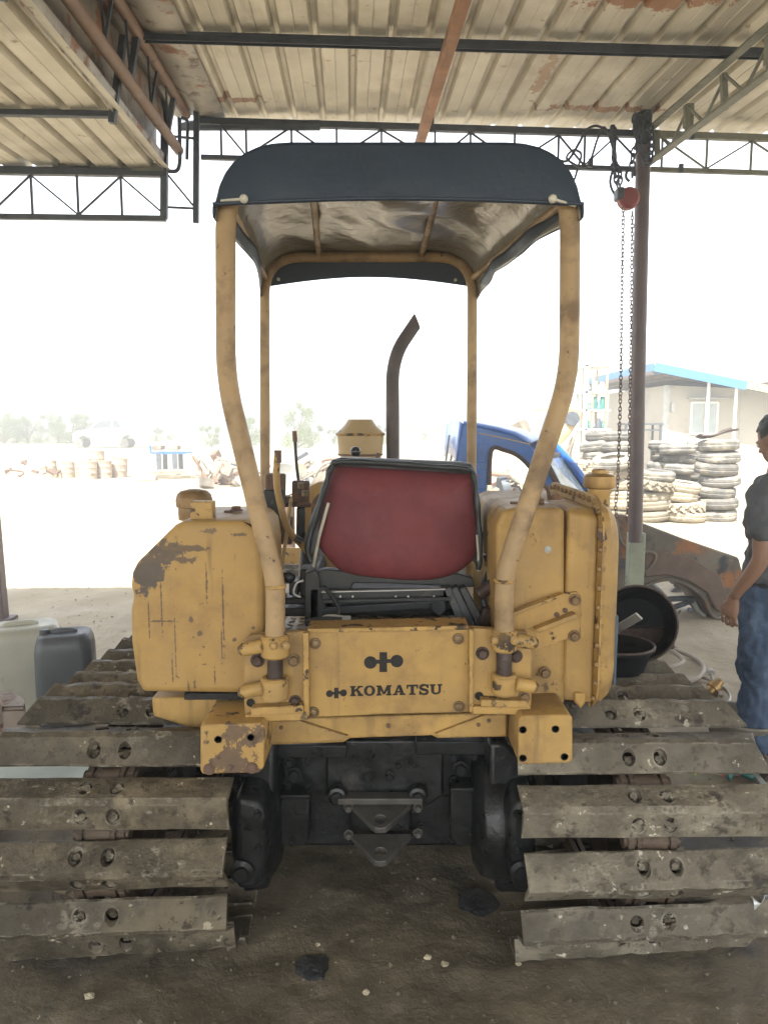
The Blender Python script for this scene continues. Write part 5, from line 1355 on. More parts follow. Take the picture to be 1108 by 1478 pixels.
# side frames of the cab: rear pillar, roof rail, front pillar
MB().slab([(668,612),(690,616),(740,628),(762,640),(790,672),(812,712),(824,745),(812,748),(796,716),(770,680),(748,658),(708,646),(706,660),(700,740),(696,800),(694,880),(640,880),(650,800),(655,740),(660,660)], YN, .05).build('cab_side', m_blue, tk, bevel=.008)
MB().slab([(688,617),(782,634),(812,655),(862,722),(868,745),(856,745),(846,722),(800,668),(772,650),(690,630)], YW, .05).build('cab_side', m_blue, tk, bevel=.008)
b = MB(); nl = [(668,612),(690,616),(715,621),(740,628),(762,640)]; fl_ = [(676,614),(705,617),(735,622),(765,629),(800,646)]
for k in range(7):
    for (a, c) in zip(nl, fl_): b.v.append(P(*a, YN).lerp(P(*c, YW), k/6)+V((0,0,.05*sin(pi*k/6))))
for k in range(6):
    for i in range(4): b.f.append((k*5+i, k*5+i+1, (k+1)*5+i+1, (k+1)*5+i))
b.build('cab_roof', m_blue, tk, smooth=60, solid=.02, weld=False)
MB().tube(spline([P(706,700,YN-.01),P(709,650,YN-.01),P(728,650,YN-.01),P(750,660,YN-.01),P(772,684,YN-.01),P(798,718,YN-.01),P(812,745,YN-.01)]), .018, 8).build('door_seal', m_boltd, tk)
fr_ = lambda x, y: (P(x,y,YN), P(x,y,YN)+V((0, YW-YN, 0)))
def sheet(pts, m, name, th=.02, bevel=.004):
    b = MB(); L_ = [fr_(x,y) for x,y in pts]; base = [l for l, r in L_]; far_ = [r for l, r in L_]; n = len(pts)
    for j in range(9):
        for i in range(n): p = base[i].lerp(far_[i], j/8); b.v.append(p+V((0,0,.05*sin(pi*j/8))))
    for j in range(8):
        for i in range(n-1): b.f.append((j*n+i, j*n+i+1, (j+1)*n+i+1, (j+1)*n+i))
    return b.build(name, m, tk, smooth=50, solid=th, weld=False)
sheet([(690,626),(730,634),(764,642)], m_tan, 'roof_lining')
sheet([(667,612),(662,650),(660,668)], m_blue, 'rear_wall', .02)
sheet([(654,745),(648,800),(640,880)], m_blue, 'rear_wall', .02)
for k in range(4): MB().slab([(689,640+k*38),(703,640+k*38),(701,668+k*38),(688,668+k*38)], YN-.012, .012).build('pillar_pressing', m_blue, tk, bevel=.005)
for px in (648,655,661): MB().bar(P(px,628,YN+.6), P(px-8,690,YN+.6), .02).build('window_bar', m_galv, tk)
b = MB(); wl_ = P(784,660,YN), P(806,656,YW), P(856,726,YW), P(826,742,YN)
b.add([wl_[0],wl_[1],wl_[2],wl_[3]], [(0,1,2,3)]).build('windscreen', m_glass, tk, smooth=0, solid=.006)
for (p, q) in ((wl_[0],wl_[3]),(wl_[1],wl_[2]),(wl_[3],wl_[2]),(wl_[0],wl_[1])): MB().bar(p, q, .05).build('windscreen_seal', m_boltd, tk, bevel=.01)
MB().tube([P(800,644,YW-.04), P(826,672,YW-.04), P(864,724,YW-.04)], .045, 10).build('pillar', m_blue, tk, smooth=60)
MB().slab([(696,800),(720,796),(870,790),(872,735),(876,730),(884,760),(884,860),(696,870)], YN+.02, .05).build('door', m_blue, tk, bevel=.01)
MB().add([P(824,745,YN), P(868,742,YW), P(884,756,YW), P(872,752,YN)], [(0,1,2,3)]).build('cowl', m_blue, tk, smooth=0, solid=.02)
MB().box(P(740,760,7.2), (.6,.35,.25)).build('bench_seat', m_brownin, tk, bevel=.05)
# rusty wing with wheel arch and hood edge, sheet metal with a rolled lip
wo = [(862,748),(900,744),(930,757),(985,778),(1040,797),(1066,806),(1072,830),(1070,872),(1052,888),(1030,892),(1022,882),(1012,862),(990,846),(962,838),(936,842),(926,852),(922,872),(880,880),(862,850)]
cvx = sum(x for x,y in wo)/len(wo)
def wing(u, v): pass
b = MB(); oc = [P(x,y,YN-.05) for x,y in wo]
b.prism(oc, [p+V((0,.03,0)) for p in oc]); b.build('front_wing', m_rustbody, tk, bevel=.012, seg=3)
b = MB(); top = [(862,748),(900,744),(930,757),(985,778),(1040,797),(1066,806)]
for k in range(7):
    a = k/6
    for (x,y) in top: b.v.append(P(x,y,YN-.05)+V((0, .03+.25*a, -.03*(1-cos(a*pi/2))*-1-.10*a*a)))
n = len(top)
for k in range(6):
    for i in range(n-1): b.f.append((k*n+i, k*n+i+1, (k+1)*n+i+1, (k+1)*n+i))
b.build('wing_top', m_rustbody, tk, smooth=60, solid=.01, weld=False)
arch = spline([P(922,872,YN-.06),P(928,850,YN-.06),P(945,840,YN-.06),P(968,837,YN-.06),P(992,845,YN-.06),P(1014,862,YN-.06),P(1024,884,YN-.06),P(1040,894,YN-.06),P(1062,884,YN-.06)], 5)
MB().tube(arch, .014, 8).build('arch_lip', m_rustbody, tk)
b = MB()
for k in range(2):
    for p in arch[:36]: b.v.append(p+V((0, .05+.40*k, -.03*k)))
n = len(arch[:36])
for i in range(n-1): b.f.append((i, i+1, n+i+1, n+i))
b.build('inner_arch', m_brownin, tk, smooth=60, solid=.01, weld=False)
MB().slab([(930,800),(945,794),(1000,806),(1040,832),(1052,870),(1044,886),(1032,880),(1020,856),(992,838),(960,830),(930,834)], YN-.09, .03).build('arch_panel', m_brownin, tk, bevel=.012)
MB().tube(spline([P(888,750,YN-.1),P(896,782,YN-.1),P(914,796,YN-.1),P(940,797,YN-.1),P(945,806,YN-.1),P(934,822,YN-.1),P(912,830,YN-.1)]), .014, 10).build('wing_seam', m_rustbody, tk)
MB().tube(spline([P(936,842,7.2),P(950,852,7.2),P(962,868,7.2),P(960,885,7.2)]), .025, 10).build('axle_strut', m_draw, tk)
MB().lathe([(0,-.08),(.14,-.08),(.16,-.02),(.16,.05),(.06,.07),(0,.07)], P(983,868,7.4), (0,-1,.2), 24).build('brake_drum', m_draw, tk, smooth=40)
MB().tube(spline([P(1000,868,6.5),P(1010,884,6.45),P(1030,896,6.4),P(1050,890,6.4)]), .022, 10).build('bumper_bracket', m_galv, tk)
MB().bar(P(880,870,7.0), P(1040,880,7.3), .08, .12).build('chassis_rail', m_brownin, tk, bevel=.01)
MB().tube([P(890,868,7.1)-V((0,0,.05)), V((P(890,868,7.1).x,7.1,0))], .05).build('axle_stand', m_brownin, tk)
MB().tube([P(1035,880,7.3), V((P(1035,880,7.3).x,7.3,0))], .04).build('axle_stand', m_brownin, tk)
MB().tube([V((P(670,700,7.0).x,7.0,.5)), V((P(670,700,7.0).x,7.0,0))], .08).build('axle_stand', m_brownin, tk)
# ------------------------------------------------------------------ portable office building with blue roof
YBd = 23.5
bd = thing('site_office', 'white panel office building with blue edged lean-to roof behind the tyre stacks', 'building', (P(1000,690,YBd).x, YBd, 0))
xc0 = P(960,600,YBd).x; zw = P(960,556,YBd).z
b = MB(); b.prism([V((xc0,YBd,0)),V((xc0+9,YBd,0)),V((xc0+9,YBd,2.55)),V((xc0,YBd,zw))], [V((xc0,YBd+6,0)),V((xc0+9,YBd+6,0)),V((xc0+9,YBd+6,2.55)),V((xc0,YBd+6,zw))])
b.build('wall', m_white, bd)
for k in range(8): MB().bar(V((xc0+1.18*k+(.04 if k==0 else 0), YBd-.012, 0)), V((xc0+1.18*k+(.04 if k==0 else 0), YBd-.012, zw-.08*k)), .03 if k else .12, .02).build('panel_joint', m_galv, bd)
MB().box((xc0-.03, YBd+.0, zw/2), (.10,.10,zw)).build('corner_trim', m_galv, bd)
def wp(px, py, dy=0): return P(px, py, YBd+dy)
w0, w1 = wp(995,626), wp(1035,581)
wn = part('window', bd, (w0+w1)/2)
MB().box(((w0.x+w1.x)/2, YBd-.006, (w0.z+w1.z)/2), (w1.x-w0.x-.04,.012,w1.z-w0.z-.04)).build('pane', m_glass, wn)
for a in ((w0.x,w0.z,w1.x,w0.z),(w0.x,w1.z,w1.x,w1.z),(w0.x,w0.z,w0.x,w1.z),(w1.x,w0.z,w1.x,w1.z),(w0.x*.45+w1.x*.55,w0.z,w0.x*.45+w1.x*.55,w1.z)): MB().bar(V((a[0],YBd-.02,a[1])), V((a[2],YBd-.02,a[3])), .06, .05).build('frame', m_wframe, wn)
MB().box(((w0.x+w1.x)/2, YBd-.12, w1.z+.12), (w1.x-w0.x+.3,.25,.03)).build('window_hood', m_galv, bd)
r0, r1 = P(944,527,YBd-1.1), P(1085,556,YBd-1.1)
b = MB(); nx = 60
for j in range(3):
    for i in range(nx+1):
        t = i/nx; p = r0.lerp(r0+(r1-r0)*1.9, t); b.v.append(V((p.x, YBd-1.1+4.2*j, p.z+(.03 if i % 2 else 0))))
for j in range(2):
    for i in range(nx): b.f.append((j*(nx+1)+i, j*(nx+1)+i+1, (j+1)*(nx+1)+i+1, (j+1)*(nx+1)+i))
b.build('roof', m_bluer, bd, smooth=0, solid=.01, weld=False)
MB().bar(r0+V((0,-.02,-.05)), r0+(r1-r0)*.94+V((0,-.02,-.05)), .02, .26).build('roof_fascia', m_bluer, bd)
MB().bar(r0+(r1-r0)*.945+V((0,-.02,-.02)), r0+(r1-r0)*1.9+V((0,-.02,-.02)), .02, .22).build('roof_fascia', m_tan, bd)
MB().bar(r0+V((-.02,0,-.05)), r0+V((-.02,8,-.05)), .02, .24).build('roof_fascia', m_bluer, bd)
for k in range(9): MB().bar(r0+V((.5*k,.1,-.22-.045*k)), r0+V((.5*k,8,-.22-.045*k)), .06, .10).build('rafter', m_brownin, bd)
for px in (1022, 1062): q = P(px,560,YBd-.9); MB().cyl(V((q.x,YBd-.9,0)), V((q.x,YBd-.9,q.z+.3)), .045).build('porch_post', m_wframe, bd)
MB().bar(V((P(1005,570,YBd).x,YBd-.03,P(1005,574,YBd).z)), V((P(1062,570,YBd).x,YBd-.03,P(1005,575,YBd).z)), .03).build('conduit', m_galv, bd)
q = P(970,588,YBd); MB().box((q.x,YBd-.03,q.z), (.12,.06,.28)).build('meter_box', m_galv, bd)
# metal bench in front of the office wall
bn = thing('metal_bench', 'bare metal frame table standing left of the office building', 'table', (P(925,640,20).x, 20, 0))
q0, q1 = P(895,612,20), P(950,612,20)
MB().box(((q0.x+q1.x)/2, 20, q0.z), (q1.x-q0.x, .7, .05)).build('table_top', m_truss, bn)
MB().box(((q0.x+q1.x)/2, 20, q0.z-.16), (q1.x-q0.x-.1, .6, .04)).build('lower_rail', m_truss, bn)
for x in (q0.x+.05, q0.x*.5+q1.x*.5, q1.x-.05):
    for yy in (19.7, 20.3): MB().bar(V((x,yy,0)), V((x,yy,q0.z)), .05).build('leg', m_truss, bn)
# storage rack tower
rk = thing('steel_rack', 'tall pale green steel rack full of parts left of the office', 'rack', (P(860,640,19).x, 19, 0))
for px, py in ((846,527),(856,527),(876,530)):
    for dy in (0,.9): q = P(px,py,19); MB().bar(V((q.x,19+dy,0)), V((q.x,19+dy,q.z)), .10 if px == 846 else .05).build('rack_upright', m_paleg if px == 846 else m_tan, rk)
for py in (528,566,592,620): a, c = P(843,py,19), P(880,py,19); MB().box(((a.x+c.x)/2,19.45,a.z), (c.x-a.x,1.0,.05)).build('shelf', m_paleg, rk)
rr_ = random.Random(4)
for (py, n_) in ((565,3),(592,4),(619,4)):
    for i in range(n_): q = P(850+26*i/n_,py,19.1); h_ = rr_.uniform(.12,.4); prop(MB().lathe([(.0,0),(.10,0),(.11,.05),(.06,h_*.8),(.05,h_),(0,h_)], q, (rr_.uniform(-.1,.1),0,1), 12).build('machine_part', rr_.choice([m_paleg,m_scrap,m_teal,m_truss])), '%s machine part %s on the %s shelf of the steel rack' % (['tall','thin','squat','round'][i], ['left','inner left','inner right','right'][i], {565:'upper',592:'middle',619:'lower'}[py]), 'machine part', 'parts on the steel rack')
# excavator arm bit
am = thing('digger_arm', 'tan excavator linkage with a round pivot left of the steel rack', 'machine part', (P(822,620,17).x, 17, 0))
MB().tube(spline([P(800,640,17),P(812,628,17),P(824,612,17),P(832,598,17),P(824,590,17),P(808,592,17)]), .11, 10, flat=.5).build('link_arm', m_tan, am)
MB().lathe([(.06,-.12),(.16,-.12),(.16,.12),(.06,.12)], P(824,604,17), (0,1,0), 20).build('pivot', m_truss, am)
MB().tube([P(800,640,17), V((P(800,640,17).x, 17, 0))], .14).build('link_arm', m_tan, am)
MB().box(P(790,592,17.4), (.7,.1,.06)).build('cross_arm', m_tan, am)
# ------------------------------------------------------------------ left yard
du = []
for i, (px, Y, h, r, lab) in enumerate(((75,24.5,.55,.18,'pale yellowish cut drum at the left end of the drum row'),(98,24.2,.52,.24,'beige cut drum second from the left in the drum row'),(128,23.6,.56,.28,'largest rusty orange drum in the drum row'),(151,24,.56,.25,'rusty drum fourth from the left in the drum row'),(172,24.5,.64,.26,'taller tilted drum at the right end of the drum row'),(140,26.5,.80,.30,'drum standing behind the row, only its grey top showing'),(112,25.2,.40,.15,'small dark can between two drums of the row'))):
    c = V((P(px,690,Y).x, Y, 0))
    o = MB().lathe([(0,.02),(r*.94,0),(r,.012),(r*.985,.03),(r*.985,h*.32),(r*1.02,h*.35),(r*.985,h*.38),(r*.985,h*.64),(r*1.02,h*.67),(r*.985,h*.70),(r*.985,h-.02),(r*1.01,h),(r*.95,h),(r*.94,h-.05),(0,h-.06)], c, (.0 if i != 4 else .08, 0, 1), 24).build('steel_drum', m_drum, smooth=40)
    prop(o, lab, 'drum', 'cut drums in the sunny yard')
pk = thing('parked_pickup', 'pale pickup truck parked far off in the glare at left', 'pickup', (P(158,640,58).x, 58, 0))
kx = .0935*58/50
pkpts = [(105,638),(105,626),(112,622),(128,620),(140,607),(150,604),(172,604),(178,618),(206,619),(208,638),(196,640),(192,630),(184,627),(176,632),(174,640),(132,640),(130,631),(120,628),(112,633),(110,640)]
MB().slab(pkpts, 57.2, 1.7).build('body', m_pick, pk, bevel=.06)
MB().slab([(132,618),(142,609),(149,607),(160,607),(160,617)], 57.15, 1.8).build('side_window', m_carglass, pk)
MB().slab([(163,607),(171,607),(174,617),(163,617)], 57.15, 1.8).build('side_window', m_carglass, pk)
for px in (119,184):
    for yy in (57.25, 58.7):
        q = V((P(px,637,58).x, yy, .36)); wh = part('wheel', pk, q)
        MB().lathe([(.20,-.11),(.34,-.11),(.36,-.08),(.36,.08),(.34,.11),(.20,.11)], q, (0,1,0), 24).build('tyre', m_tyre, wh)
        MB().lathe([(0,-.06),(.20,-.08),(.20,.08),(0,.06)], q, (0,1,0), 20).build('rim', m_galv, wh)
# blue trestle with things
tb = thing('blue_trestle', 'blue steel trestle stand in the sunny yard right of the drums', 'stand', (P(244,690,27).x, 27, 0))
a, c = P(218,654,27), P(270,655,27)
for dy in (0, .8): MB().bar(V((a.x,27+dy,a.z)), V((c.x,27+dy,a.z)), .07, .07).build('rail', m_blue, tb)
for px in (229,252):
    for dy in (0,.8): q = P(px,654,27); MB().bar(V((q.x,27+dy,0)), V((q.x,27+dy,q.z)), .16, .08).build('leg', m_truss, tb)
    MB().box(P(px,646,27.4), (.35,.5,.16)).build('clamp_block', m_scrap, tb, bevel=.02)
MB().bar(P(218,654,27), P(217,643,27), .06).build('rail', m_blue, tb)
for i, (px, py, Y, w_, h_, lab) in enumerate(((238,688,24,.9,.14,'flat concrete slab lying under the blue trestle'),(212,694,23,.6,.16,'rusty tray on the ground left of the blue trestle'),(262,690,24,.7,.10,'pale slab lying right under the blue trestle end'),(240,681,25,1.2,.12,'long pale timber under the blue trestle'),(305,690,22,.5,.2,'pale block left of the rusty machine lump'),(292,684,24,.6,.12,'thin block further behind the rusty lump'))):
    q = P(px,py,Y); prop(MB().box((q.x,Y,max(h_/2,q.z)), (w_,.6,h_), (0,0,.2*i)).build('slab', m_stone if i % 2 == 0 else m_drum, bevel=.02), lab, 'slab')
def scrap(name, px, Y, w_, h_, n_, label, seed, ms_=(m_scrap, m_drum, m_rusty)):
    r_ = random.Random(seed); q = P(px,690,Y); t = thing(name, label, 'scrap', (q.x, Y, 0))
    for i in range(n_):
        x = q.x+r_.gauss(0,w_*.3); y = Y+r_.gauss(0,w_*.25); z = abs(r_.gauss(0,h_*.4))+.05
        k = r_.random(); b = MB()
        if k < .4: b.bar(V((x,y,z)), V((x+r_.uniform(-.6,.6)*w_*.5, y+r_.uniform(-.3,.3), max(.05,z+r_.uniform(-.3,.3)*h_))), r_.uniform(.03,.1))
        elif k < .65: b.lathe([(.5,-.3),(1,-.3),(1,.3),(.5,.3)], V((0,0,0)), (r_.gauss(0,1),r_.gauss(0,1),r_.gauss(0,1)), 14); s_ = r_.uniform(.1,.22)*h_/.6; b.v = [p*s_+V((x,y,z)) for p in b.v]
        elif k < .85: b.box((x,y,z), (r_.uniform(.1,.5)*h_,r_.uniform(.1,.4)*h_,r_.uniform(.05,.3)*h_), (r_.uniform(-.6,.6),r_.uniform(-.6,.6),r_.uniform(0,3)))
        else: b.tube(spline([V((x,y,z)), V((x+r_.uniform(-.3,.3),y,z+.3*h_)), V((x+r_.uniform(-.5,.5),y+.2,z+r_.uniform(0,.4)*h_)), V((x+r_.uniform(-.6,.6),y,max(.05,z-.2)))]), r_.uniform(.02,.05), 8)
        b.build('scrap_piece', r_.choice(ms_), t, smooth=40)
    return t
scrap('scrap_heap', 55, 24, 1.5, .5, 16, 'low heap of broken bars left of the drum row', 1)
scrap('scrap_heap', 322, 21, 1.2, 1.0, 26, 'tangled rusty machine parts in the yard just left of the left roll bar leg', 2, (m_rusty, m_drum, m_scrap))
scrap('scrap_heap', 350, 24, 3.0, .3, 24, 'thin scatter of scrap bars on the sunlit yard behind the tank', 3)
scrap('scrap_heap', 480, 19, 1.3, 1.0, 24, 'heap of worn machine parts behind the air cleaner', 4, (m_rusty, m_stone, m_scrap))
scrap('scrap_heap', 410, 20, 1.4, .9, 22, 'heap of wheels and parts behind the thin levers', 5, (m_truss, m_scrap))
scrap('scrap_heap', 738, 15, 2.4, 1.0, 46, 'heap of old engine parts seen through the open truck cab', 6, (m_truss, m_rusty, m_drum, m_scrap))
scrap('scrap_heap', 842, 16, 1.8, 1.3, 30, 'pile of parts behind the tractor tyres left of the rack', 7, (m_drum, m_scrap, m_tan))
scrap('scrap_heap', 985, 7.9, .9, .25, 18, 'dark rags and scrap lying beneath the rusty wing', 8, (m_truss, m_draw, m_draw))
scrap('scrap_heap', 712, 12.5, .6, .7, 9, 'pale cans and bars seen through the cab door opening', 9, (m_stone, m_drum))
prop(MB().slab([(742,672),(762,668),(770,700),(752,700),(742,690)], 13.2, .5).build('folded_sheet', m_paleg, bevel=.03), 'pale green folded sheet standing among the scrap seen through the cab', 'sheet')
prop(MB().lathe([(.05,-.05),(.17,-.08),(.19,-.05),(.19,.05),(.17,.08),(.05,.05)], P(409,692,8.0), (.3,-1,.1), 28).build('hub_wheel', m_galv, smooth=40), 'grey wheel hub standing upright seen between the levers', 'wheel hub')
q = P(409,692,8.0); prop(MB().cyl(V((q.x,8.0,0)), V((q.x,8.0,q.z-.19)), .12).build('stump', m_rusty), 'rusty stub that carries the grey wheel hub', 'stand')
# ------------------------------------------------------------------ shrubs on the skyline
def shrub_mesh(seed, h, w_):
    r_ = random.Random(seed); b = MB(); cl = []
    for i in range(13):
        zz = r_.uniform(.12,1)*h; cl.append((V((r_.gauss(0,w_*.28), r_.gauss(0,w_*.25), zz)), r_.uniform(.16,.30)*w_*(1.25-zz/h*.7)))
    for c, r in cl:
        for k in range(260):
            d = V((r_.gauss(0,1), r_.gauss(0,1), r_.gauss(0,1))).normalized()*r*r_.random()**.4
            p = c+d; s_ = r_.uniform(.035,.08)*(h/3)**.5
            a = V((r_.gauss(0,1),r_.gauss(0,1),r_.gauss(0,1))).normalized(); e = a.cross(V((r_.gauss(0,1),r_.gauss(0,1),r_.gauss(0,1)))).normalized()
            b.add([p-a*s_, p+e*s_*.6, p+a*s_, p-e*s_*.6], [(0,1,2,3)])
    return b, cl
sh = []
for k in range(4):
    b, cl_ = shrub_mesh(k+3, 3.2, 2.6); o = thing('shrub', 'x', 'shrub', (0,0,0), 'shrubs on the skyline')
    b.build('foliage', m_leaf, o, smooth=0, keep=True, weld=False)
    t = MB()
    for c, r in cl_[:7]: t.tube(spline([V((0,0,0)), V((c.x*.3, c.y*.3, c.z*.5)), c], 4), [.09-.07*i/8 for i in range(9)], 6)
    t.build('trunk', m_bark, o, keep=True)
    sh.append(o)
spots = [(4,72,1.35,'tallest dense shrub at the left frame edge on the skyline'),(24,74,1.05,'narrow shrub second from the left on the skyline'),(40,72,1.2,'dark shrub third from the left on the skyline'),(57,75,.75,'small shrub in the gap before the pair by the pickup'),(84,74,1.15,'wide shrub left of the pair beside the pickup'),(103,72,1.25,'rounded shrub just left of the pickup'),(120,74,1.15,'shrub rising behind the pickup bonnet'),(224,80,.65,'lone small shrub right of the pickup'),(246,84,.35,'tiny shrub right of the lone small one'),(305,60,.75,'yellow green shrub left of the roll bar leg'),(352,58,1.2,'shrub seen right behind the left roll bar leg'),(428,56,1.15,'thin tall tree seen between the canopy posts'),(450,62,.75,'low shrub right of the thin tall tree'),(482,70,.6,'low shrub left of the air cleaner'),(545,66,.8,'shrub between air cleaner and exhaust'),(612,90,.4,'tiny distant shrub right of the exhaust')]
for i, (px, Y, s_, lab) in enumerate(spots):
    o = sh[i] if i < 4 else dup(sh[i % 4]); q = P(px, 620, Y)
    o.location = (q.x, Y, -.1); o.rotation_euler.z = i*1.3; s_ *= .72; o.scale = (s_*(.5 if i == 11 else 1.35), s_, s_*(1.3 if i == 11 else 1)); o['label'] = lab
# ------------------------------------------------------------------ things standing near
q = PG(4, 895); ps = thing('leaning_post', 'dark steel post standing at the left edge of the photo', 'post', (q.x-.02, q.y, 0))
MB().bar(V((q.x-.02,q.y,-.05)), V((q.x-.055,q.y,1.24)), .12, .10).build('post_shaft', m_postp, ps, bevel=.005)
MB().box((q.x-.02,q.y,.01), (.22,.2,.03)).build('foot_plate', m_postp, ps, bevel=.004)
def jerry(name, label, m, c, w_, d_, h_, rz):
    t = thing(name, label, 'jerrycan', c, 'jerrycans beside the left track')
    b = MB(); R_ = Matrix.Rotation(rz, 3, 'Z'); c = V(c)
    def rbox(z, kx, ky, r):
        out = []
        for (sx, sy, a0) in ((1,1,0),(-1,1,pi/2),(-1,-1,pi),(1,-1,1.5*pi)):
            for k in range(6): a = a0+pi/2*k/5; out.append(c+R_@V((sx*(w_/2*kx-r)+r*cos(a), sy*(d_/2*ky-r)+r*sin(a), z)))
        return out
    lv_ = [(0,.90,.90,.04),(.015,.97,.97,.05),(.05,1,1,.055),(h_*.40,1.015,1.015,.055),(h_*.78,1,1,.055),(h_*.86,.97,.96,.06),(h_*.93,.90,.86,.06),(h_*.955,.80,.70,.05),(h_*.95,.66,.60,.04)]
    rings = [rbox(*l) for l in lv_]; n = 24
    for r_ in rings: b.v += r_
    for j in range(len(rings)-1):
        for i in range(n): b.f.append((j*n+i, j*n+(i+1)%n, (j+1)*n+(i+1)%n, (j+1)*n+i))
    b.f.append(tuple(range(n-1,-1,-1))); b.f.append(tuple((len(rings)-1)*n+i for i in range(n)))
    b.build('can_body', m, t, smooth=180)
    hb = [c+R_@V((x, 0, z)) for x, z in ((-w_*.22,h_*.93),(-w_*.18,h_*.965),(w_*.12,h_*.965),(w_*.20,h_*.94))]
    MB().tube(bez(hb, .03), .018, 12, flat=1.3).build('handle', m, t, smooth=180)
    MB().lathe([(.028,0),(.028,.03),(.024,.034),(0,.034)], c+R_@V((-w_*.34,-d_*.05,h_*.935)), (0,0,1), 20).build('cap', m, t, smooth=40)
    return t
q = P(87, 1000, 4.0); jerry('jerrycan', 'dark grey plastic jerrycan between the white one and the left track', m_jerd, (q.x, 4.10, 0), .300, .27, .545, .25)
q = P(22, 1000, 4.0); jerry('jerrycan', 'dirty white plastic jerrycan at the left edge of the photo', m_jerw, (q.x-.02, 4.15, 0), .42, .30, .575, .42)
# ribbed rusty rim piece by the left track
cr = thing('curved_channel', 'curved pale steel channel with cross webs lying beside the left track', 'steel part', (P(10,1000,2.95).x, 2.95, 0))
zc_ = P(20,996,2.95).z
arc = lambda R_, z: [V((P(-40,1000,2.95).x+R_*cos(a)*1.0, 2.75+R_*sin(a)*.7, z)) for a in [pi*.04+pi*.75*k/20 for k in range(21)]]
b = MB(); A, B = arc(.30, zc_), arc(.22, zc_)
cr_m = mat('pinkish rusty steel', (.26,.21,.17), rough=.6, var=.2, spots=(((.15,.08,.06),9,.55,.1),))
for z0, z1 in ((0,-.02),(-.12,-.14)):
    n = 21; b.v += [p+V((0,0,z0)) for p in A]+[p+V((0,0,z0)) for p in B]+[p+V((0,0,z1)) for p in A]+[p+V((0,0,z1)) for p in B]
    o_ = len(b.v)-4*n
    for i in range(n-1): b.f += [(o_+i,o_+i+1,o_+n+i+1,o_+n+i),(o_+2*n+i,o_+3*n+i,o_+3*n+i+1,o_+2*n+i+1),(o_+i,o_+2*n+i,o_+2*n+i+1,o_+i+1),(o_+n+i,o_+n+i+1,o_+3*n+i+1,o_+3*n+i)]
b.build('channel_ring', cr_m, cr, smooth=40)
for i in range(1, 20, 3): MB().bar(A[i]-V((0,0,.07)), B[i]-V((0,0,.07)), .012, .12).build('cross_web', cr_m, cr)
MB().box((P(10,1000,2.95).x-.2, 2.85, (zc_-.14)/2), (.3,.2,zc_-.14)).build('support_block', m_oil, cr, bevel=.01)
# black buckets on the right track
def bucket(label, c, r0_, r1_, h_, ax, m=m_buck):
    t = thing('bucket', label, 'bucket', c, 'black buckets on the right track')
    MB().lathe([(0,0),(r0_,0),(r1_,h_),(r1_+.008,h_+.002),(r1_+.009,h_-.012),(r1_+.003,h_-.014),(r1_-.004,h_-.02),(r0_-.006,.008),(0,.008)], c, ax, 40).build('bucket_body', m, t, smooth=35)
    q_ = V((0,0,1)).rotation_difference(V(ax).normalized())
    MB().tube([V(c)+q_@V(((r1_+.006)*cos(a),(r1_+.006)*sin(a),h_)) for a in [2*pi*i/40 for i in range(40)]], .005, 8, closed=True).build('rolled_rim', m_boltd, t)
    return t
c1 = P(893, 1004, 2.72); bucket('black tub standing upright on the right track below the tilted bucket', (c1.x, 2.78, .745), .105, .135, .10, (0,0,1))
c2 = P(925, 905, 3.2)
ax = V((-.30,-1,.32)).normalized(); o2 = P(920,899,3.02)-ax*.24
b2_ = bucket('black bucket tipped over with its open mouth facing the viewer', o2, .128, .150, .24, ax)
bb = thing('wooden_block', 'dark block under the tipped black bucket', 'block', (o2.x+.02, o2.y, .70)); MB().box((o2.x+.03, o2.y+.04, .745), (.26,.20,.10)).build('block_body', m_boltd, bb, bevel=.01)
sp = P(905,893,2.92); prop(MB().bar(P(880,914,3.05), P(922,889,2.88), .035, .010, .9).build('flat_bar', m_galv, bevel=.002), 'flat steel bar with a hole leaning inside the tipped bucket', 'bar')
# hoses on the floor
hs_ = spline([PG(930,975,.03),PG(985,985,.02),PG(1010,975,.03),PG(1012,958,.02),PG(985,942,.02),PG(955,935,.03),PG(930,945,.03),PG(960,962,.05),PG(985,955,.04),PG(970,940,.05),PG(945,930,.03)], 8)
prop(MB().tube(hs_, .016, 10).build('hose', m_hose, smooth=60), 'coil of beige hose on the floor right of the tipped bucket', 'hose')
prop(MB().tube(spline([PG(920,996,.02),PG(965,988,.03),PG(1010,978,.02),PG(1030,986,.03),PG(1040,1005,.02)], 8), .012, 10).build('hose', m_hose, smooth=60), 'thin beige hose running across the floor towards the brass fitting', 'hose')
q = PG(1030, 992, .04); bf = thing('brass_fitting', 'brass coloured valve fitting lying on the floor left of the man', 'fitting', q)
MB().lathe([(0,-.05),(.03,-.05),(.035,-.02),(.045,-.015),(.045,.02),(.03,.025),(.025,.06),(0,.06)], q, (.6,.2,.5), 16).build('fitting_body', m_brass, bf, smooth=40)
MB().lathe([(.012,-.012),(.022,-.012),(.022,.012),(.012,.012)], q+V((0,.06,.08)), (0,1,.3), 16).build('ring', m_galv, bf); MB().cyl(q+V((0,.02,.03)), q+V((0,.055,.065)), .010).build('stem', m_galv, bf)
sp_ = spline([PG(1035,985,.03),PG(1050,1000,.03),PG(1052,1012,.03),PG(1040,1018,.02)], 6)
prop(MB().tube(sp_, [.018,.018]+[.014]*(len(sp_)-4)+[.022,.03], 10, flat=.5).build('wrench', m_galv, smooth=60), 'bent galvanised wrench on the floor in front of the man', 'wrench')
q = PG(1000, 905, .03); scrap('scrap_heap', 960, 6.2, .5, .12, 9, 'small dark bits on the floor under the wheel arch', 12, (m_truss, m_draw))
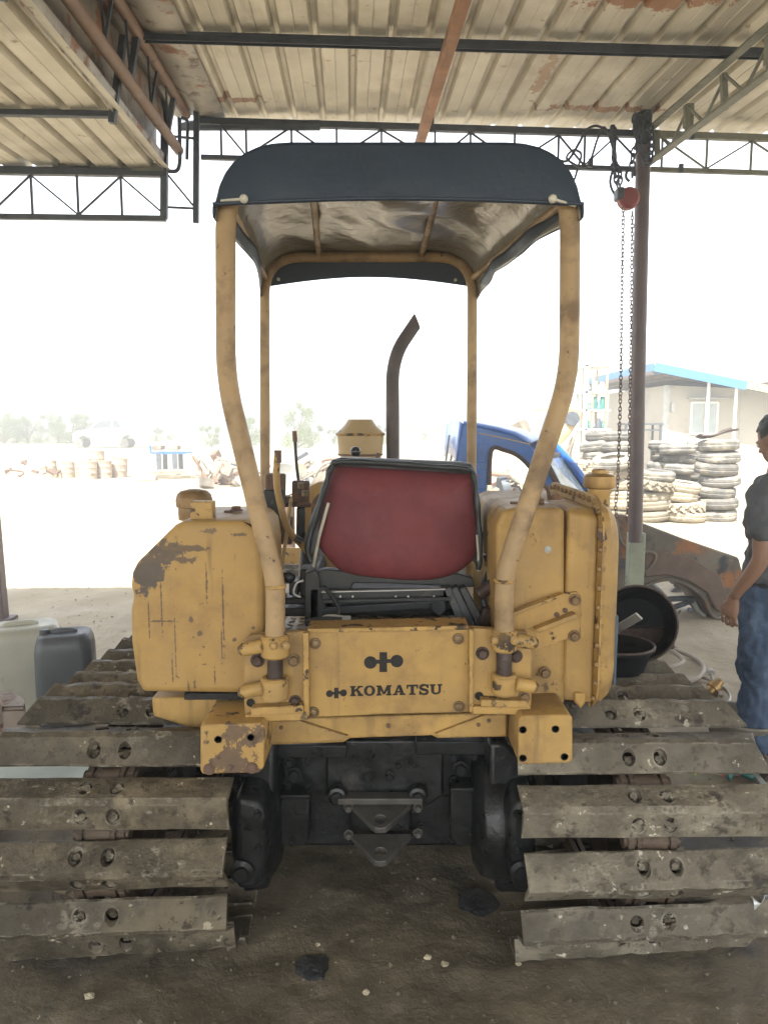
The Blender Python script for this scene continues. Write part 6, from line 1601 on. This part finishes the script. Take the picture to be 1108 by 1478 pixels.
# round basin at the man's feet
c = PG(1052, 1085, .0); t = thing('steel_basin', 'round scuffed metal basin by the feet of the man', 'basin', c)
MB().lathe([(0,.0),(.13,.0),(.165,.10),(.172,.12),(.185,.122),(.186,.112),(.176,.105),(.14,-.004)], (c.x-.02, c.y-.15, .14), (0,0,1), 40).build('basin_bowl', m_basin, t, smooth=40)
MB().lathe([(.10,0),(.10,.14)], (c.x-.02, c.y-.15, .0), (0,0,1), 24).build('basin_foot', m_boltd, t)
# small coloured things seen under the right track
for (px, py, w_, m, nm, lab) in ((1024,1116,.08,m_green,'plastic_clip','lime green plastic piece on the floor under the right track'),(1056,1118,.05,m_pink,'plastic_clip','pink plastic piece on the floor under the right track'),(1072,1124,.07,m_teal,'plastic_clip','teal plastic piece on the floor under the right track')):
    q = PG(px, py, .02); prop(MB().tube(spline([q+V((-w_,0,0)), q+V((-w_*.3,.03,.02)), q+V((w_*.5,-.01,.01)), q+V((w_,.02,0))], 5), .016, 8, flat=.6).build(nm, m, smooth=60), lab, 'plastic piece', 'coloured plastic bits')
q = PG(1100,1130,.02); prop(MB().bar(PG(1070,1095,.04), PG(1102,1135,.03), .03, .02).build('steel_bar', m_galv, bevel=.003), 'thin steel bar on the floor next to the pink plastic piece', 'bar')
# pale sheet on the floor behind the left track
q0 = PG(30, 1122, .05); st_ = thing('storage_tray', 'pale green topped tray on the floor behind the left track', 'tray', (q0.x, q0.y, 0))
MB().box((q0.x, q0.y, .055), (.62,.35,.02)).build('tray_top', m_paleg, st_, bevel=.006); MB().box((q0.x, q0.y, .025), (.58,.31,.05)).build('tray_base', m_teal, st_, bevel=.004)
# plastic wrap and stick on the right track
b = MB().grid(lambda u, v: P(1078+34*u, 1287+26*v+4*sin(u*7), 2.06)+V((0, -.02-.02*sin(u*5+v*3)+.006*noise.noise(V((u*6,v*6,0))), .01*sin(v*6))), 14, 10)
prop(b.build('plastic_wrap', mat('shiny clear wrap', (.50,.52,.52), rough=.25, metal=.3, var=.2, vs=12, bump=((20,.6,.01),)), smooth=180, solid=.002), 'crumpled silvery plastic wrap caught on the right track', 'plastic wrap')
prop(MB().tube([P(968,1296,2.12),P(1000,1289,2.10),P(1026,1283,2.08)], [.006,.010,.012], 8, flat=.5).build('wood_splinter', m_litter), 'long wood splinter lying between shoes of the right track', 'stick')
# loose wires on the floor
for pts_, lab in (([(1000,1196),(1020,1190),(1036,1200),(1060,1192),(1090,1204),(1108,1196)], 'thin black wire lying behind the right track shoes'),):
    prop(MB().tube(spline([PG(x,y,.02) for x,y in pts_], 5), .004 if 'wire' in lab else .0018, 6).build('wire' if 'wire' in lab else 'straw', m_boltd if 'wire' in lab else m_litter), lab, 'wire' if 'wire' in lab else 'straw')
def chunk(px, py, r, seed, lab, m=m_litter):
    r_ = random.Random(seed); q = PG(px, py, 0); b = MB().ball((q.x, q.y, gz(q.x,q.y)+r*.35), r, 10, (1,.8,.55))
    b.v = [p+V((r_.gauss(0,r*.14), r_.gauss(0,r*.14), r_.gauss(0,r*.1))) for p in b.v]
    prop(b.build('crumb', m, smooth=0), lab, 'crumb', 'pale crumbs on the floor')
for i, a in enumerate(((617,1387,.012,1,'upright pale crumb left of the largest crumb'),(642,1395,.013,2,'largest pale crumb on the floor below the tracks'),(459,1364,.009,3,'pale crumb just above the round puddle'),(528,1432,.012,5,'dim crumb low in the middle of the floor'),(748,1395,.011,7,'yellowish crumb below the right track'),(130,1442,.014,8,'flat pale stone below the left track'),)): chunk(*a)
# ------------------------------------------------------------------ haze added in place of lens glare
hz = MB().box((0, 0, 2.6), (1500, 1500, 7.4))  # thin volume added to veil the view and lift blacks like lens glare
m_veil = bpy.data.materials.new('lens glare veil'); m_veil.use_nodes = True; an = m_veil.node_tree
for n_ in list(an.nodes): an.nodes.remove(n_)
ao = an.nodes.new('ShaderNodeOutputMaterial'); av = an.nodes.new('ShaderNodeVolumePrincipled'); an.links.new(av.outputs[0], ao.inputs['Volume'])
av.inputs['Color'].default_value = (.98, .96, .90, 1); av.inputs['Density'].default_value = .016; av.inputs['Anisotropy'].default_value = .6
prop(hz.build('haze', m_veil, smooth=0), kind='stuff')
# ------------------------------------------------------------------ light
w = bpy.data.worlds.new('World'); sc.world = w; w.use_nodes = True; nt = w.node_tree
sky = nt.nodes.new('ShaderNodeTexSky'); sky.sky_type = 'NISHITA'; sky.sun_disc = False
SUN_EL, SUN_AZ = radians(54), radians(200)   # azimuth clockwise from +Y, where the sun stands
sky.sun_elevation = SUN_EL; sky.sun_rotation = SUN_AZ; sky.air_density = 1.0; sky.dust_density = 1.0; sky.ozone_density = 1.0
hs = nt.nodes.new('ShaderNodeHueSaturation'); hs.inputs['Saturation'].default_value = .25
nt.links.new(sky.outputs[0], hs.inputs['Color']); nt.links.new(hs.outputs[0], nt.nodes['Background'].inputs[0]); nt.nodes['Background'].inputs[1].default_value = .15
sl = bpy.data.lights.new('sun', 'SUN'); sl.energy = 4.5; sl.angle = radians(.53); sl.color = (1, .95, .86)
so = bpy.data.objects.new('sun', sl); COL.objects.link(so)
d = V((sin(SUN_AZ)*cos(SUN_EL), cos(SUN_AZ)*cos(SUN_EL), sin(SUN_EL)))
so.rotation_euler = d.to_track_quat('Z', 'Y').to_euler(); so.location = (0, -5, 12)
sc.view_settings.view_transform = 'Standard'; sc.view_settings.look = 'None'; sc.view_settings.gamma = 1; sc.view_settings.use_curve_mapping = False
sc.view_settings.exposure = 2.08
sc.cycles.max_bounces = 10; sc.cycles.diffuse_bounces = 6; sc.cycles.sample_clamp_indirect = 12
sc.cycles.use_denoising = True
for o in list(sc.objects):
    if '_w' in o: del o['_w']
for m_ in bpy.data.materials:
    if 'nt' in m_: del m_['nt']
